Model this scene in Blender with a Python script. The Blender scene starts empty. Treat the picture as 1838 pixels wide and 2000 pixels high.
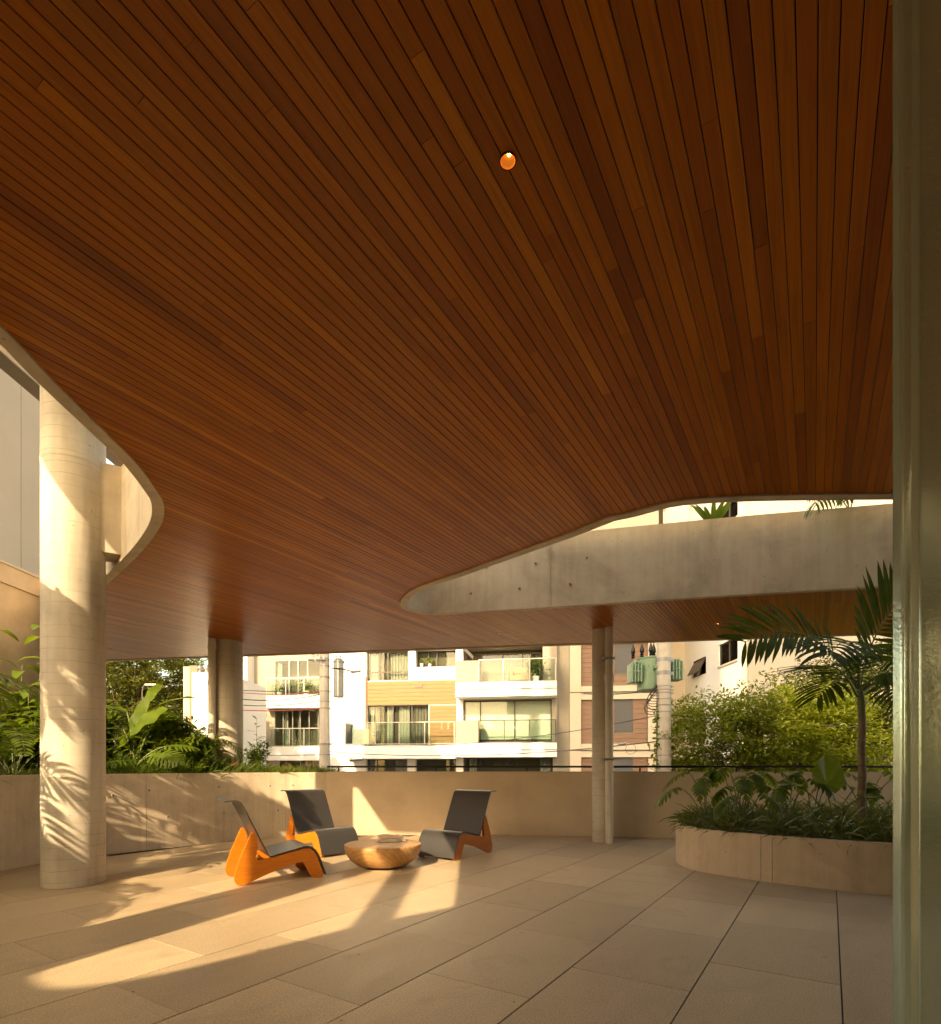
import bpy, bmesh, math, random
from mathutils import Vector, Matrix
random.seed(7)
R = math.radians
sc = bpy.context.scene
COL = sc.collection

# ------------------------------------------------------------------ camera, sky, sun, exposure
EYE = 1.1
F_PX, CU, HV = 1093.0, 919.0, 1496.0            # calibration measured on the photograph (1838 x 2000)
cam_d = bpy.data.cameras.new('camera'); cam = bpy.data.objects.new('camera', cam_d); COL.objects.link(cam)
cam.location = (0, 0, EYE); cam.rotation_euler = (R(90), 0, 0)
cam_d.sensor_fit = 'HORIZONTAL'; cam_d.sensor_width = 36.0
cam_d.lens = 36.0 * F_PX / 1838.0; cam_d.shift_y = (HV - 1000.0) / 1838.0
cam_d.clip_start = 0.05; cam_d.clip_end = 1500
sc.camera = cam
w = bpy.data.worlds.new('World'); sc.world = w; w.use_nodes = True
SUN_DIR = Vector((0.667, 1.52, -1.0)).normalized()
sky = w.node_tree.nodes.new('ShaderNodeTexSky'); sky.sky_type = 'NISHITA'; sky.sun_disc = False
sky.sun_elevation = math.asin(-SUN_DIR.z); sky.sun_rotation = math.atan2(-SUN_DIR.x, -SUN_DIR.y)
sky.dust_density = 3.0; sky.air_density = 1.2
bg = w.node_tree.nodes['Background']; bg.inputs['Strength'].default_value = 0.15
w.node_tree.links.new(sky.outputs[0], bg.inputs['Color'])
sun_d = bpy.data.lights.new('sun', 'SUN'); sun_d.energy = 2.1; sun_d.angle = R(0.5); sun_d.color = (1.0, 0.89, 0.76)
sun = bpy.data.objects.new('sun', sun_d); COL.objects.link(sun)
sun.rotation_euler = SUN_DIR.to_track_quat('-Z', 'Y').to_euler(); sun.location = (-10, -20, 20)
vs = sc.view_settings; vs.view_transform = 'Standard'; vs.look = 'None'; vs.gamma = 1.0; vs.use_curve_mapping = False
vs.exposure = 2.22
vs.use_white_balance = True; vs.white_balance_temperature = 10200; vs.white_balance_tint = 9
sc.render.engine = 'CYCLES'
sc.cycles.max_bounces = 10; sc.cycles.diffuse_bounces = 6; sc.cycles.transmission_bounces = 8; sc.cycles.transparent_max_bounces = 12
sc.cycles.use_denoising = True
sc.cycles.sample_clamp_indirect = 8.0

# ------------------------------------------------------------------ helpers
def W3(u, v, Y):
    return Vector(((u - CU) / F_PX * Y, Y, EYE + (HV - v) / F_PX * Y))
def px_floor(u, v, z=0.0):
    Y = (EYE - z) * F_PX / (v - HV); return ((u - CU) / F_PX * Y, Y)
def tag(o, label=None, cat=None, group=None, kind=None):
    if label: o['label'] = label
    if cat: o['category'] = cat
    if group: o['group'] = group
    if kind: o['kind'] = kind
    return o
def empty(name, loc=(0, 0, 0), rz=0.0, label=None, cat=None, group=None, kind=None):
    o = bpy.data.objects.new(name, None); COL.objects.link(o); o.location = loc; o.rotation_euler = (0, 0, rz)
    o.empty_display_size = 0.2
    return tag(o, label, cat, group, kind)
def copy_tree(o, parent=None):
    c = o.copy(); COL.objects.link(c)
    if parent: c.parent = parent
    for ch in list(o.children): copy_tree(ch, c)
    return c
class MB:
    def __init__(s): s.v = []; s.f = []; s.m = []; s.tone = []
    def quad(s, a, b, c, d, m=0): s.poly([a, b, c, d], m)
    def poly(s, pts, m=0):
        n = len(s.v); s.v += [tuple(p) for p in pts]; s.f.append(tuple(range(n, n + len(pts)))); s.m.append(m)
    def box(s, x0, x1, y0, y1, z0, z1, m=0):
        n = len(s.v)
        s.v += [(x0, y0, z0), (x1, y0, z0), (x1, y1, z0), (x0, y1, z0), (x0, y0, z1), (x1, y0, z1), (x1, y1, z1), (x0, y1, z1)]
        for q in ((0, 3, 2, 1), (4, 5, 6, 7), (0, 1, 5, 4), (1, 2, 6, 5), (2, 3, 7, 6), (3, 0, 4, 7)):
            s.f.append(tuple(n + i for i in q)); s.m.append(m)
    def obox(s, c, ax, ay, az, m=0):           # oriented box: centre and three half-axis vectors
        c, ax, ay, az = Vector(c), Vector(ax), Vector(ay), Vector(az); n = len(s.v)
        for dx, dy, dz in ((-1, -1, -1), (1, -1, -1), (1, 1, -1), (-1, 1, -1), (-1, -1, 1), (1, -1, 1), (1, 1, 1), (-1, 1, 1)):
            s.v.append(tuple(c + ax * dx + ay * dy + az * dz))
        for q in ((0, 3, 2, 1), (4, 5, 6, 7), (0, 1, 5, 4), (1, 2, 6, 5), (2, 3, 7, 6), (3, 0, 4, 7)):
            s.f.append(tuple(n + i for i in q)); s.m.append(m)
    def tube(s, pts, rad, n=8, m=0, caps=True):
        pts = [Vector(p) for p in pts]
        if not hasattr(rad, '__len__'): rad = [rad] * len(pts)
        b = len(s.v); ref = None
        for i, p in enumerate(pts):
            d = (pts[min(i + 1, len(pts) - 1)] - pts[max(i - 1, 0)])
            d = d.normalized() if d.length > 1e-9 else Vector((0, 0, 1))
            if ref is None:
                ref = Vector((1, 0, 0)) if abs(d.x) < 0.8 else Vector((0, 1, 0))
            a = (ref - d * ref.dot(d)).normalized(); ref = a; c = d.cross(a)
            for k in range(n):
                t = 2 * math.pi * k / n
                s.v.append(tuple(p + (a * math.cos(t) + c * math.sin(t)) * rad[i]))
        for i in range(len(pts) - 1):
            for k in range(n):
                k2 = (k + 1) % n
                s.f.append((b + i * n + k, b + i * n + k2, b + (i + 1) * n + k2, b + (i + 1) * n + k)); s.m.append(m)
        if caps:
            s.f.append(tuple(b + k for k in reversed(range(n)))); s.m.append(m)
            e = b + (len(pts) - 1) * n; s.f.append(tuple(e + k for k in range(n))); s.m.append(m)
    def lathe(s, prof, c=(0, 0, 0), n=32, m=0):
        b = len(s.v)
        for r, z in prof:
            for k in range(n):
                t = 2 * math.pi * k / n; s.v.append((c[0] + r * math.cos(t), c[1] + r * math.sin(t), c[2] + z))
        for i in range(len(prof) - 1):
            for k in range(n):
                k2 = (k + 1) % n
                s.f.append((b + i * n + k, b + i * n + k2, b + (i + 1) * n + k2, b + (i + 1) * n + k)); s.m.append(m)
        s.f.append(tuple(b + k for k in reversed(range(n)))); s.m.append(m)
        e = b + (len(prof) - 1) * n; s.f.append(tuple(e + k for k in range(n))); s.m.append(m)
    def prism(s, outline, y0, y1, m=0):        # outline in (x, z), extruded along y
        n = len(s.v); k = len(outline)
        s.v += [(x, y0, z) for x, z in outline] + [(x, y1, z) for x, z in outline]
        s.f.append(tuple(n + i for i in range(k))); s.m.append(m)
        s.f.append(tuple(n + k + i for i in reversed(range(k)))); s.m.append(m)
        for i in range(k):
            j = (i + 1) % k; s.f.append((n + j, n + i, n + k + i, n + k + j)); s.m.append(m)
    def mesh(s, name, mats, smooth=False, bevel=0.0, bseg=2):
        me = bpy.data.meshes.new(name); me.from_pydata(s.v, [], s.f)
        for mm in (mats if isinstance(mats, (list, tuple)) else [mats]): me.materials.append(mm)
        if any(s.m): me.polygons.foreach_set('material_index', s.m)
        bm = bmesh.new(); bm.from_mesh(me)
        if bevel > 0:
            bmesh.ops.remove_doubles(bm, verts=bm.verts, dist=1e-5)
            ed = [e for e in bm.edges if len(e.link_faces) == 2 and e.calc_face_angle(0) > R(35)]
            bmesh.ops.bevel(bm, geom=ed, offset=bevel, segments=bseg, profile=0.6, affect='EDGES', clamp_overlap=True)
        if not getattr(s, 'open', False): bmesh.ops.recalc_face_normals(bm, faces=bm.faces)
        bm.to_mesh(me); bm.free()
        if smooth:
            me.polygons.foreach_set('use_smooth', [True] * len(me.polygons))
            if smooth != 'all': me.set_sharp_from_angle(angle=R(38))
        me.update(); return me
    def build(s, name, mats, parent=None, smooth=False, bevel=0.0, bseg=2, loc=None, rz=None):
        me = s.mesh(name, mats, smooth, bevel, bseg)
        o = bpy.data.objects.new(name, me); COL.objects.link(o)
        if parent: o.parent = parent
        if loc is not None: o.location = loc
        if rz is not None: o.rotation_euler = (0, 0, rz)
        return o
class LB(MB):
    open = True
def inst(name, me, parent=None, loc=(0, 0, 0), rot=(0, 0, 0), scale=None):
    o = bpy.data.objects.new(name, me); COL.objects.link(o)
    if parent: o.parent = parent
    o.location = loc; o.rotation_euler = rot
    if scale: o.scale = scale
    return o
def catmull(pts, step=0.12, closed=False):
    P = [Vector((p[0], p[1])) for p in pts]; n = len(P); out = []
    rng = range(n) if closed else range(n - 1)
    for i in rng:
        if closed: p0, p1, p2, p3 = P[(i - 1) % n], P[i], P[(i + 1) % n], P[(i + 2) % n]
        else:
            p1, p2 = P[i], P[i + 1]
            p0 = P[i - 1] if i else p1 * 2 - p2
            p3 = P[i + 2] if i + 2 < n else p2 * 2 - p1
        m = max(1, int((p2 - p1).length / step))
        for k in range(m):
            t = k / m
            a = 2 * p1; b = p2 - p0; c = 2 * p0 - 5 * p1 + 4 * p2 - p3; d = -p0 + 3 * p1 - 3 * p2 + p3
            out.append((a + b * t + c * t * t + d * t * t * t) * 0.5)
    if not closed: out.append(P[-1])
    return out
def offset(poly, d, closed=False):             # + d = to the left of the direction of travel
    out = []; n = len(poly)
    for i, p in enumerate(poly):
        a = poly[(i - 1) % n] if closed or i else poly[0]
        b = poly[(i + 1) % n] if closed or i < n - 1 else poly[-1]
        t = (b - a).normalized(); out.append(p + Vector((-t.y, t.x)) * d)
    return out
def wall_strip(mb, A, B, z0, z1, closed=False, m=0):  # solid between two matching polylines
    n = len(A); rng = range(n if closed else n - 1)
    for i in rng:
        j = (i + 1) % n
        a0, a1, b0, b1 = A[i], A[j], B[i], B[j]
        q = lambda p, z: (p.x, p.y, z)
        mb.quad(q(a0, z0), q(a1, z0), q(a1, z1), q(a0, z1), m)
        mb.quad(q(b1, z0), q(b0, z0), q(b0, z1), q(b1, z1), m)
        mb.quad(q(a0, z1), q(a1, z1), q(b1, z1), q(b0, z1), m)
        mb.quad(q(a1, z0), q(a0, z0), q(b0, z0), q(b1, z0), m)
    if not closed:
        for i in (0, n - 1):
            mb.quad((A[i].x, A[i].y, z0), (B[i].x, B[i].y, z0), (B[i].x, B[i].y, z1), (A[i].x, A[i].y, z1), m)

# ------------------------------------------------------------------ materials
class N:
    def __init__(s, name):
        s.mat = bpy.data.materials.new(name); s.mat.use_nodes = True
        s.t = s.mat.node_tree; s.b = s.t.nodes['Principled BSDF']; s.out = s.t.nodes['Material Output']
    def n(s, typ, **kw):
        x = s.t.nodes.new('ShaderNode' + typ)
        for k, val in kw.items(): setattr(x, k, val)
        return x
    def l(s, a, b): s.t.links.new(a, b)
    def pos(s, obj=False, scale=(1, 1, 1), rot=(0, 0, 0)):
        src = s.n('TexCoord').outputs['Object'] if obj else s.n('NewGeometry').outputs['Position']
        if scale == (1, 1, 1) and rot == (0, 0, 0): return src
        r_ = s.n('VectorRotate', rotation_type='EULER_XYZ'); r_.inputs['Rotation'].default_value = rot; s.l(src, r_.inputs['Vector'])
        m = s.n('VectorMath', operation='MULTIPLY'); m.inputs[1].default_value = scale; s.l(r_.outputs[0], m.inputs[0]); return m.outputs[0]
    def noise(s, vec, scale, detail=4, rough=0.55, dist=0.0):
        x = s.n('TexNoise'); x.inputs['Scale'].default_value = scale; x.inputs['Detail'].default_value = detail
        x.inputs['Roughness'].default_value = rough; x.inputs['Distortion'].default_value = dist; s.l(vec, x.inputs['Vector']); return x.outputs['Fac']
    def ramp(s, fac, stops):
        x = s.n('ValToRGB'); e = x.color_ramp.elements
        while len(e) < len(stops): e.new(0.5)
        for i, (p, c) in enumerate(stops):
            e[i].position = p; e[i].color = (*c, 1) if hasattr(c, '__len__') else (c, c, c, 1)
        s.l(fac, x.inputs[0]); return x.outputs[0]
    def mix(s, fac, a, b, blend='MIX'):
        x = s.n('Mix', data_type='RGBA', blend_type=blend)
        for sock, val in ((x.inputs[0], fac), (x.inputs[6], a), (x.inputs[7], b)):
            if hasattr(val, 'is_linked'): s.l(val, sock)
            elif hasattr(val, '__len__'): sock.default_value = (*val, 1)
            else: sock.default_value = val
        return x.outputs[2]
    def math(s, op, a, b=None):
        x = s.n('Math', operation=op)
        for i, val in enumerate((a, b)):
            if val is None: continue
            if hasattr(val, 'is_linked'): s.l(val, x.inputs[i])
            else: x.inputs[i].default_value = val
        return x.outputs[0]
    def bump(s, h, strength=0.3, dist=0.01):
        x = s.n('Bump'); x.inputs['Strength'].default_value = strength; x.inputs['Distance'].default_value = dist
        s.l(h, x.inputs['Height']); s.l(x.outputs[0], s.b.inputs['Normal'])
    def col(s, c):
        if hasattr(c, 'is_linked'): s.l(c, s.b.inputs['Base Color'])
        else: s.b.inputs['Base Color'].default_value = (*c, 1)
    def set(s, rough=None, metal=None, spec=None, **kw):
        if rough is not None:
            if hasattr(rough, 'is_linked'): s.l(rough, s.b.inputs['Roughness'])
            else: s.b.inputs['Roughness'].default_value = rough
        if metal is not None: s.b.inputs['Metallic'].default_value = metal
        if spec is not None: s.b.inputs['Specular IOR Level'].default_value = spec
        for k, val in kw.items(): s.b.inputs[k.replace('_', ' ')].default_value = val
        return s.mat
def plain(name, c, rough=0.5, metal=0.0, var=0.12, scale=6, obj=True, bump=0.0):
    k = N(name); p = k.pos(obj)
    f = k.noise(p, scale, 5)
    k.col(k.ramp(f, [(0.3, tuple(x * (1 - var) for x in c)), (0.7, tuple(min(1, x * (1 + var)) for x in c))]))
    if bump: k.bump(k.noise(p, scale * 12, 3), bump, 0.004)
    return k.set(rough, metal)
def concrete(name, c, dark=0.68, obj=False, rings=0.0, planks=False, holes=True, rough=0.75, warm=1.0, streak=True):
    k = N(name); p = k.pos(obj)
    a = k.noise(p, 1.3, 6, 0.6, 0.6); b2 = k.noise(p, 9, 6, 0.65)
    lo = tuple(x * dark for x in c); hi = tuple(min(1, x * 1.12) for x in c)
    col = k.ramp(a, [(0.30, lo), (0.52, c), (0.72, hi)])
    col = k.mix(0.45, col, k.ramp(b2, [(0.32, 0.45), (0.6, 0.62)]), 'SOFT_LIGHT')
    if streak:
        st = k.noise(k.pos(obj, (7, 7, 0.55)), 1.6, 5, 0.6)
        col = k.mix(0.5, col, k.ramp(st, [(0.34, (0.40, 0.38, 0.36)), (0.55, 0.5), (0.75, 0.58)]), 'OVERLAY')
    vo = k.n('TexVoronoi', feature='F1'); vo.inputs['Scale'].default_value = 16.0; k.l(p, vo.inputs['Vector'])
    gate = k.noise(p, 5.0, 2)
    pit = k.math('MULTIPLY', k.math('LESS_THAN', vo.outputs['Distance'], 0.10), k.math('GREATER_THAN', gate, 0.56))
    if holes: col = k.mix(k.math('MULTIPLY', pit, 0.65), col, tuple(x * 0.3 for x in c))
    h = k.math('SUBTRACT', k.noise(p, 30, 6, 0.7), k.math('MULTIPLY', pit, 1.5))
    if rings > 0:
        sx = k.n('SeparateXYZ'); k.l(p, sx.inputs[0])
        zz = k.math('ADD', sx.outputs[2], k.math('MULTIPLY', k.math('SUBTRACT', k.noise(p, 1.7, 3), 0.5), 0.05))
        fr = k.math('FRACT', k.math('DIVIDE', zz, rings))
        ln = k.math('LESS_THAN', k.math('ABSOLUTE', k.math('SUBTRACT', fr, 0.5)), 0.028)
        ln = k.math('MULTIPLY', ln, k.ramp(k.noise(p, 2.2, 4), [(0.36, 0.0), (0.62, 1.0)]))
        col = k.mix(k.math('MULTIPLY', ln, 0.5), col, tuple(x * 0.42 for x in c))
        h = k.math('SUBTRACT', h, k.math('MULTIPLY', ln, 1.2))
    k.col(col); k.bump(h, 0.22, 0.006)
    return k.set(rough, spec=0.35)

BOARD_ANG = math.atan2(1.0, 0.614)            # boards run towards the vanishing point at u = 1590
def ceiling_wood():
    k = N('ceiling_wood')
    at = k.n('Attribute', attribute_name='tone')
    g = k.pos(False, (1.6, 46, 46), (0, 0, -BOARD_ANG))
    off = k.n('VectorMath', operation='ADD'); cx = k.n('CombineXYZ'); k.l(k.math('MULTIPLY', at.outputs['Fac'], 37.0), cx.inputs[0]); k.l(k.math('MULTIPLY', at.outputs['Fac'], 91.0), cx.inputs[1])
    k.l(g, off.inputs[0]); k.l(cx.outputs[0], off.inputs[1])
    gr = k.noise(off.outputs[0], 1.0, 6, 0.62, 1.2)
    base = k.ramp(at.outputs['Fac'], [(0.0, (0.23, 0.050, 0.004)), (0.35, (0.36, 0.094, 0.006)), (0.7, (0.46, 0.136, 0.009)), (1.0, (0.58, 0.205, 0.018))])
    col = k.mix(0.7, base, k.ramp(gr, [(0.3, 0.30), (0.5, 0.5), (0.72, 0.64)]), 'OVERLAY')
    big = k.noise(k.pos(False, (1.2, 5, 5), (0, 0, -BOARD_ANG)), 1.0, 3)
    col = k.mix(0.3, col, k.ramp(big, [(0.3, 0.38), (0.7, 0.6)]), 'OVERLAY')
    k.col(col); k.bump(gr, 0.08, 0.002)
    k.b.inputs['Coat Weight'].default_value = 0.4; k.b.inputs['Coat Roughness'].default_value = 0.28; k.b.inputs['Coat IOR'].default_value = 1.3
    return k.set(k.ramp(gr, [(0.3, 0.42), (0.7, 0.55)]), spec=0.15)
def wood(name, c, c2, obj=True, stretch=(2, 26, 26), rough=0.45, rings=False):
    k = N(name)
    if rings:
        p = k.pos(obj, (1, 1, 1))
        sx = k.n('SeparateXYZ'); k.l(p, sx.inputs[0])
        wv = k.n('TexWave', wave_type='RINGS', rings_direction='SPHERICAL'); wv.inputs['Scale'].default_value = 11; wv.inputs['Distortion'].default_value = 5.5; wv.inputs['Detail'].default_value = 3; wv.inputs['Detail Scale'].default_value = 1.2
        ad = k.n('VectorMath', operation='ADD'); ad.inputs[1].default_value = (0.05, 0.19, -0.12); k.l(p, ad.inputs[0]); k.l(ad.outputs[0], wv.inputs['Vector'])
        g = k.math('ADD', k.math('MULTIPLY', wv.outputs['Fac'], 0.16), k.math('MULTIPLY', k.noise(p, 7, 6, 0.6, 0.8), 0.72))
    else:
        g = k.noise(k.pos(obj, stretch), 1.2, 6, 0.6, 0.9)
    k.col(k.ramp(g, [(0.28, c2), (0.62, c)])); k.bump(g, 0.06, 0.003)
    return k.set(rough)
def leafmat(name, dark, light, trans=0.45, rough=0.38, spec=0.28):
    k = N(name); oi = k.n('ObjectInfo'); p = k.pos(False)
    f = k.math('ADD', k.math('MULTIPLY', k.noise(p, 7.0, 3), 0.75), k.math('MULTIPLY', oi.outputs['Random'], 0.25))
    col = k.ramp(f, [(0.30, dark), (0.62, light)])
    k.col(col); k.set(rough, spec=spec)
    tr = k.n('BsdfTranslucent'); yl = k.mix(0.55, col, (light[0] * 1.6, light[1] * 1.5, light[2] * 0.6)); k.l(yl, tr.inputs['Color'])
    ms = k.n('MixShader'); ms.inputs[0].default_value = trans
    k.l(k.b.outputs[0], ms.inputs[1]); k.l(tr.outputs[0], ms.inputs[2]); k.l(ms.outputs[0], k.out.inputs['Surface'])
    return k.mat
def tilemat():
    k = N('floor_stone'); at = k.n('Attribute', attribute_name='tone'); p = k.pos(False)
    sp = k.noise(p, 130, 3, 0.7); cl = k.noise(k.pos(False, (1, 3.2, 1), (0, 0, -R(57))), 1.5, 6, 0.62, 0.5)
    base = k.ramp(at.outputs['Fac'], [(0, (0.385, 0.292, 0.19)), (1, (0.495, 0.382, 0.25))])
    col = k.mix(0.6, base, k.ramp(cl, [(0.3, 0.40), (0.5, 0.5), (0.7, 0.6)]), 'OVERLAY')
    col = k.mix(0.75, col, k.ramp(sp, [(0.35, 0.28), (0.5, 0.5), (0.66, 0.68)]), 'OVERLAY'); sp2 = k.noise(p, 420, 2, 0.6); col = k.mix(0.6, col, k.ramp(sp2, [(0.36, 0.3), (0.5, 0.5), (0.66, 0.66)]), 'OVERLAY')
    st = k.noise(p, 2.6, 5, 0.6, 1.0); col = k.mix(k.ramp(st, [(0.56, 0.0), (0.74, 0.42)]), col, (0.25, 0.185, 0.125))
    k.col(col); k.bump(sp, 0.12, 0.002)
    return k.set(k.ramp(cl, [(0.3, 0.36), (0.7, 0.52)]), spec=0.4)
def glassmat(name, tint=(0.75, 0.8, 0.78), rough=0.05, refl=0.35):
    k = N(name); gl = k.n('BsdfGlossy'); gl.inputs['Roughness'].default_value = rough; gl.inputs['Color'].default_value = (0.9, 0.9, 0.9, 1)
    tr = k.n('BsdfTransparent'); tr.inputs['Color'].default_value = (*tint, 1)
    fr = k.n('Fresnel'); fr.inputs['IOR'].default_value = 1.35
    ms = k.n('MixShader'); k.l(k.math('ADD', fr.outputs[0], refl), ms.inputs[0]); k.l(tr.outputs[0], ms.inputs[1]); k.l(gl.outputs[0], ms.inputs[2]); k.l(ms.outputs[0], k.out.inputs['Surface'])
    return k.mat
def channel_glass():
    k = N('rolled_glass')
    n1 = k.noise(k.pos(False, (0.7, 1, 1.3)), 80, 3, 0.6, 0.8); n2 = k.noise(k.pos(False, (1, 1, 1.0)), 30, 2)
    k.bump(k.math('ADD', n1, k.math('MULTIPLY', n2, 0.8)), 0.26, 0.004)
    k.b.inputs['Transmission Weight'].default_value = 0.86; k.b.inputs['IOR'].default_value = 1.25
    k.col((0.74, 0.81, 0.68)); k.set(0.17, spec=0.4)
    tr = k.n('BsdfTranslucent'); tr.inputs['Color'].default_value = (0.56, 0.64, 0.52, 1)
    ms = k.n('MixShader'); ms.inputs[0].default_value = 0.20; k.l(k.b.outputs[0], ms.inputs[1]); k.l(tr.outputs[0], ms.inputs[2]); k.l(ms.outputs[0], k.out.inputs['Surface'])
    return k.mat
def emis(name, c, s):
    k = N(name); k.b.inputs['Emission Color'].default_value = (*c, 1); k.b.inputs['Emission Strength'].default_value = s; k.col(c); return k.mat
def slats(name, c, pitch, rough=0.5):          # roller shutter relief, far away
    k = N(name); p = k.pos(True); sx = k.n('SeparateXYZ'); k.l(p, sx.inputs[0])
    fr = k.math('FRACT', k.math('DIVIDE', sx.outputs[2], pitch)); k.col(k.ramp(fr, [(0.0, tuple(x * 0.6 for x in c)), (0.2, c), (1, c)])); k.bump(fr, 0.6, 0.01); return k.set(rough)

M_CEIL = ceiling_wood()
M_DARK = plain('dark_void', (0.010, 0.006, 0.004), 0.9)
M_CONC = concrete('board_concrete', (0.60, 0.515, 0.40), rings=0.0)
M_COLUMN = concrete('column_concrete', (0.49, 0.44, 0.36), rings=0.105, dark=0.78)
M_PLANT = concrete('planter_concrete', (0.53, 0.44, 0.33), dark=0.78)
M_PLANT2 = concrete('low_planter_concrete', (0.60, 0.45, 0.31), dark=0.76)
M_PARA = plain('smooth_render', (0.50, 0.39, 0.28), 0.8, var=0.10, scale=2.5, obj=False, bump=0.12)
M_STUCCO = plain('stucco', (0.40, 0.32, 0.24), 0.9, var=0.14, scale=3, obj=False, bump=0.35)
M_TILE = tilemat()
M_GROUT = plain('grout', (0.085, 0.062, 0.042), 0.9)
M_SOIL = plain('soil', (0.035, 0.024, 0.016), 0.95, var=0.4, scale=25, obj=False, bump=0.6)
M_RAIL = plain('black_metal', (0.012, 0.011, 0.010), 0.4, 0.3)
M_HOLE = plain('hole_shade', (0.20, 0.165, 0.125), 0.9)
M_SEAM = plain('cement_seam', (0.33, 0.29, 0.24), 0.9, var=0.3, scale=14)
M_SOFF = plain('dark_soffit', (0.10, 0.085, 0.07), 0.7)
M_INNER = plain('dark_interior_wall', (0.07, 0.055, 0.04), 0.6)
M_PVC = plain('painted_pipe', (0.52, 0.46, 0.38), 0.45)
M_ORANGE = wood('orange_plywood', (0.56, 0.165, 0.020), (0.42, 0.115, 0.013), stretch=(3, 3, 40), rough=0.42)
M_SHEET = plain('charcoal_sheet', (0.045, 0.042, 0.040), 0.33, 0.0, var=0.06, scale=3)
M_TABLE = wood('turned_wood', (0.50, 0.275, 0.115), (0.33, 0.165, 0.062), rings=True, rough=0.45)
M_GLASSW = channel_glass()
M_WHITE = plain('white_paint', (0.66, 0.64, 0.60), 0.7, var=0.03, obj=False, scale=0.8)
M_BEIGE = plain('beige_paint', (0.29, 0.245, 0.19), 0.8, var=0.06, obj=False, scale=0.7)
M_PALE = plain('pale_sand_paint', (0.46, 0.395, 0.315), 0.8, var=0.06, obj=False, scale=0.7)
M_BEIGE2 = plain('grey_beige_paint', (0.33, 0.295, 0.245), 0.8, var=0.12, obj=False, scale=0.9)
M_OCHRE = wood('ochre_cladding', (0.235, 0.122, 0.044), (0.18, 0.088, 0.030), stretch=(1.2, 9, 14), rough=0.6)
M_TERRA = wood('red_brown_cladding', (0.20, 0.112, 0.074), (0.155, 0.083, 0.053), stretch=(1.0, 9, 14), rough=0.6)
M_FRAME = plain('dark_window_frame', (0.05, 0.042, 0.036), 0.4, 0.3)
M_ALU = plain('grey_metal', (0.30, 0.29, 0.28), 0.4, 0.7)
M_PANE = glassmat('window_glass', (0.80, 0.84, 0.81), 0.02, 0.0)
M_BALG = glassmat('balcony_glass', (0.86, 0.92, 0.89), 0.02, 0.0)
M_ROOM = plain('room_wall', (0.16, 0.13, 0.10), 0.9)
M_CURT = plain('white_curtain', (0.44, 0.41, 0.37), 0.9, var=0.05)
M_BLIND = plain('white_blind', (0.78, 0.74, 0.68), 0.9, var=0.04)
M_CURT3 = plain('beige_curtain', (0.24, 0.20, 0.15), 0.9, var=0.05)
M_CURT2 = plain('grey_curtain', (0.22, 0.19, 0.17), 0.9, var=0.1)
M_SHUT = slats('grey_shutter', (0.075, 0.075, 0.08), 0.07)
M_POLE = concrete('pole_concrete', (0.50, 0.44, 0.37), holes=False, streak=True)
M_GREEN = plain('green_enamel', (0.17, 0.275, 0.18), 0.5, var=0.10)
M_CABLE = plain('black_cable', (0.03, 0.026, 0.024), 0.6)
M_RED = plain('red_cable', (0.35, 0.05, 0.04), 0.6)
M_ASPH = plain('asphalt', (0.05, 0.05, 0.05), 0.9, var=0.2, obj=False, scale=3)
M_PAVE = plain('pavement_concrete', (0.30, 0.28, 0.25), 0.9, obj=False)
M_GROUND = plain('ground_earth', (0.16, 0.14, 0.10), 0.95, obj=False)
M_BARK = plain('bark', (0.13, 0.085, 0.05), 0.9, var=0.35, scale=9, bump=0.5)
M_TRUNK = plain('palm_bark', (0.20, 0.135, 0.08), 0.75, var=0.3, scale=10, bump=0.3)
M_STEM = plain('green_stem', (0.12, 0.15, 0.045), 0.6)
L_MID = leafmat('leaf_mid', (0.042, 0.082, 0.012), (0.125, 0.180, 0.026), 0.48)
L_LIGHT = leafmat('leaf_light', (0.055, 0.105, 0.016), (0.13, 0.19, 0.03), 0.5)
L_DARK = leafmat('leaf_dark', (0.026, 0.050, 0.007), (0.070, 0.110, 0.016), 0.40, 0.5, 0.10)
L_GRASS = leafmat('leaf_grass', (0.034, 0.056, 0.013), (0.115, 0.140, 0.040), 0.35, 0.24, 1.0)
L_LAWN = leafmat('leaf_lawn', (0.05, 0.08, 0.012), (0.13, 0.155, 0.03), 0.5)
L_TREE = leafmat('leaf_tree', (0.058, 0.104, 0.013), (0.20, 0.225, 0.030), 0.46, 0.45)
L_TREE2 = leafmat('leaf_far_tree', (0.035, 0.055, 0.014), (0.12, 0.125, 0.030), 0.4, 0.5)
L_PINK = leafmat('leaf_pink', (0.28, 0.03, 0.05), (0.42, 0.07, 0.09), 0.4)

# ------------------------------------------------------------------ ground, street
g = MB(); g.quad((-400, -400, -3.66), (400, -400, -3.66), (400, 400, -3.66), (-400, 400, -3.66))
tag(g.build('ground', M_GROUND), kind='structure')
SA = -math.atan(0.14)
st_rt = (0, 27.4, 0)
g = MB(); g.box(-60, 60, -15.0, -3.2, -3.72, -3.65); tag(g.build('road', M_ASPH, loc=st_rt, rz=SA), kind='structure')
g = MB(); g.box(-60, 60, -3.2, -0.02, -3.70, -3.52); tag(g.build('pavement', M_PAVE, loc=st_rt, rz=SA), kind='structure')
g = MB(); g.box(-60, 60, -17.0, -15.0, -3.70, -3.52); tag(g.build('pavement', M_PAVE, loc=st_rt, rz=SA), kind='structure')

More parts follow.
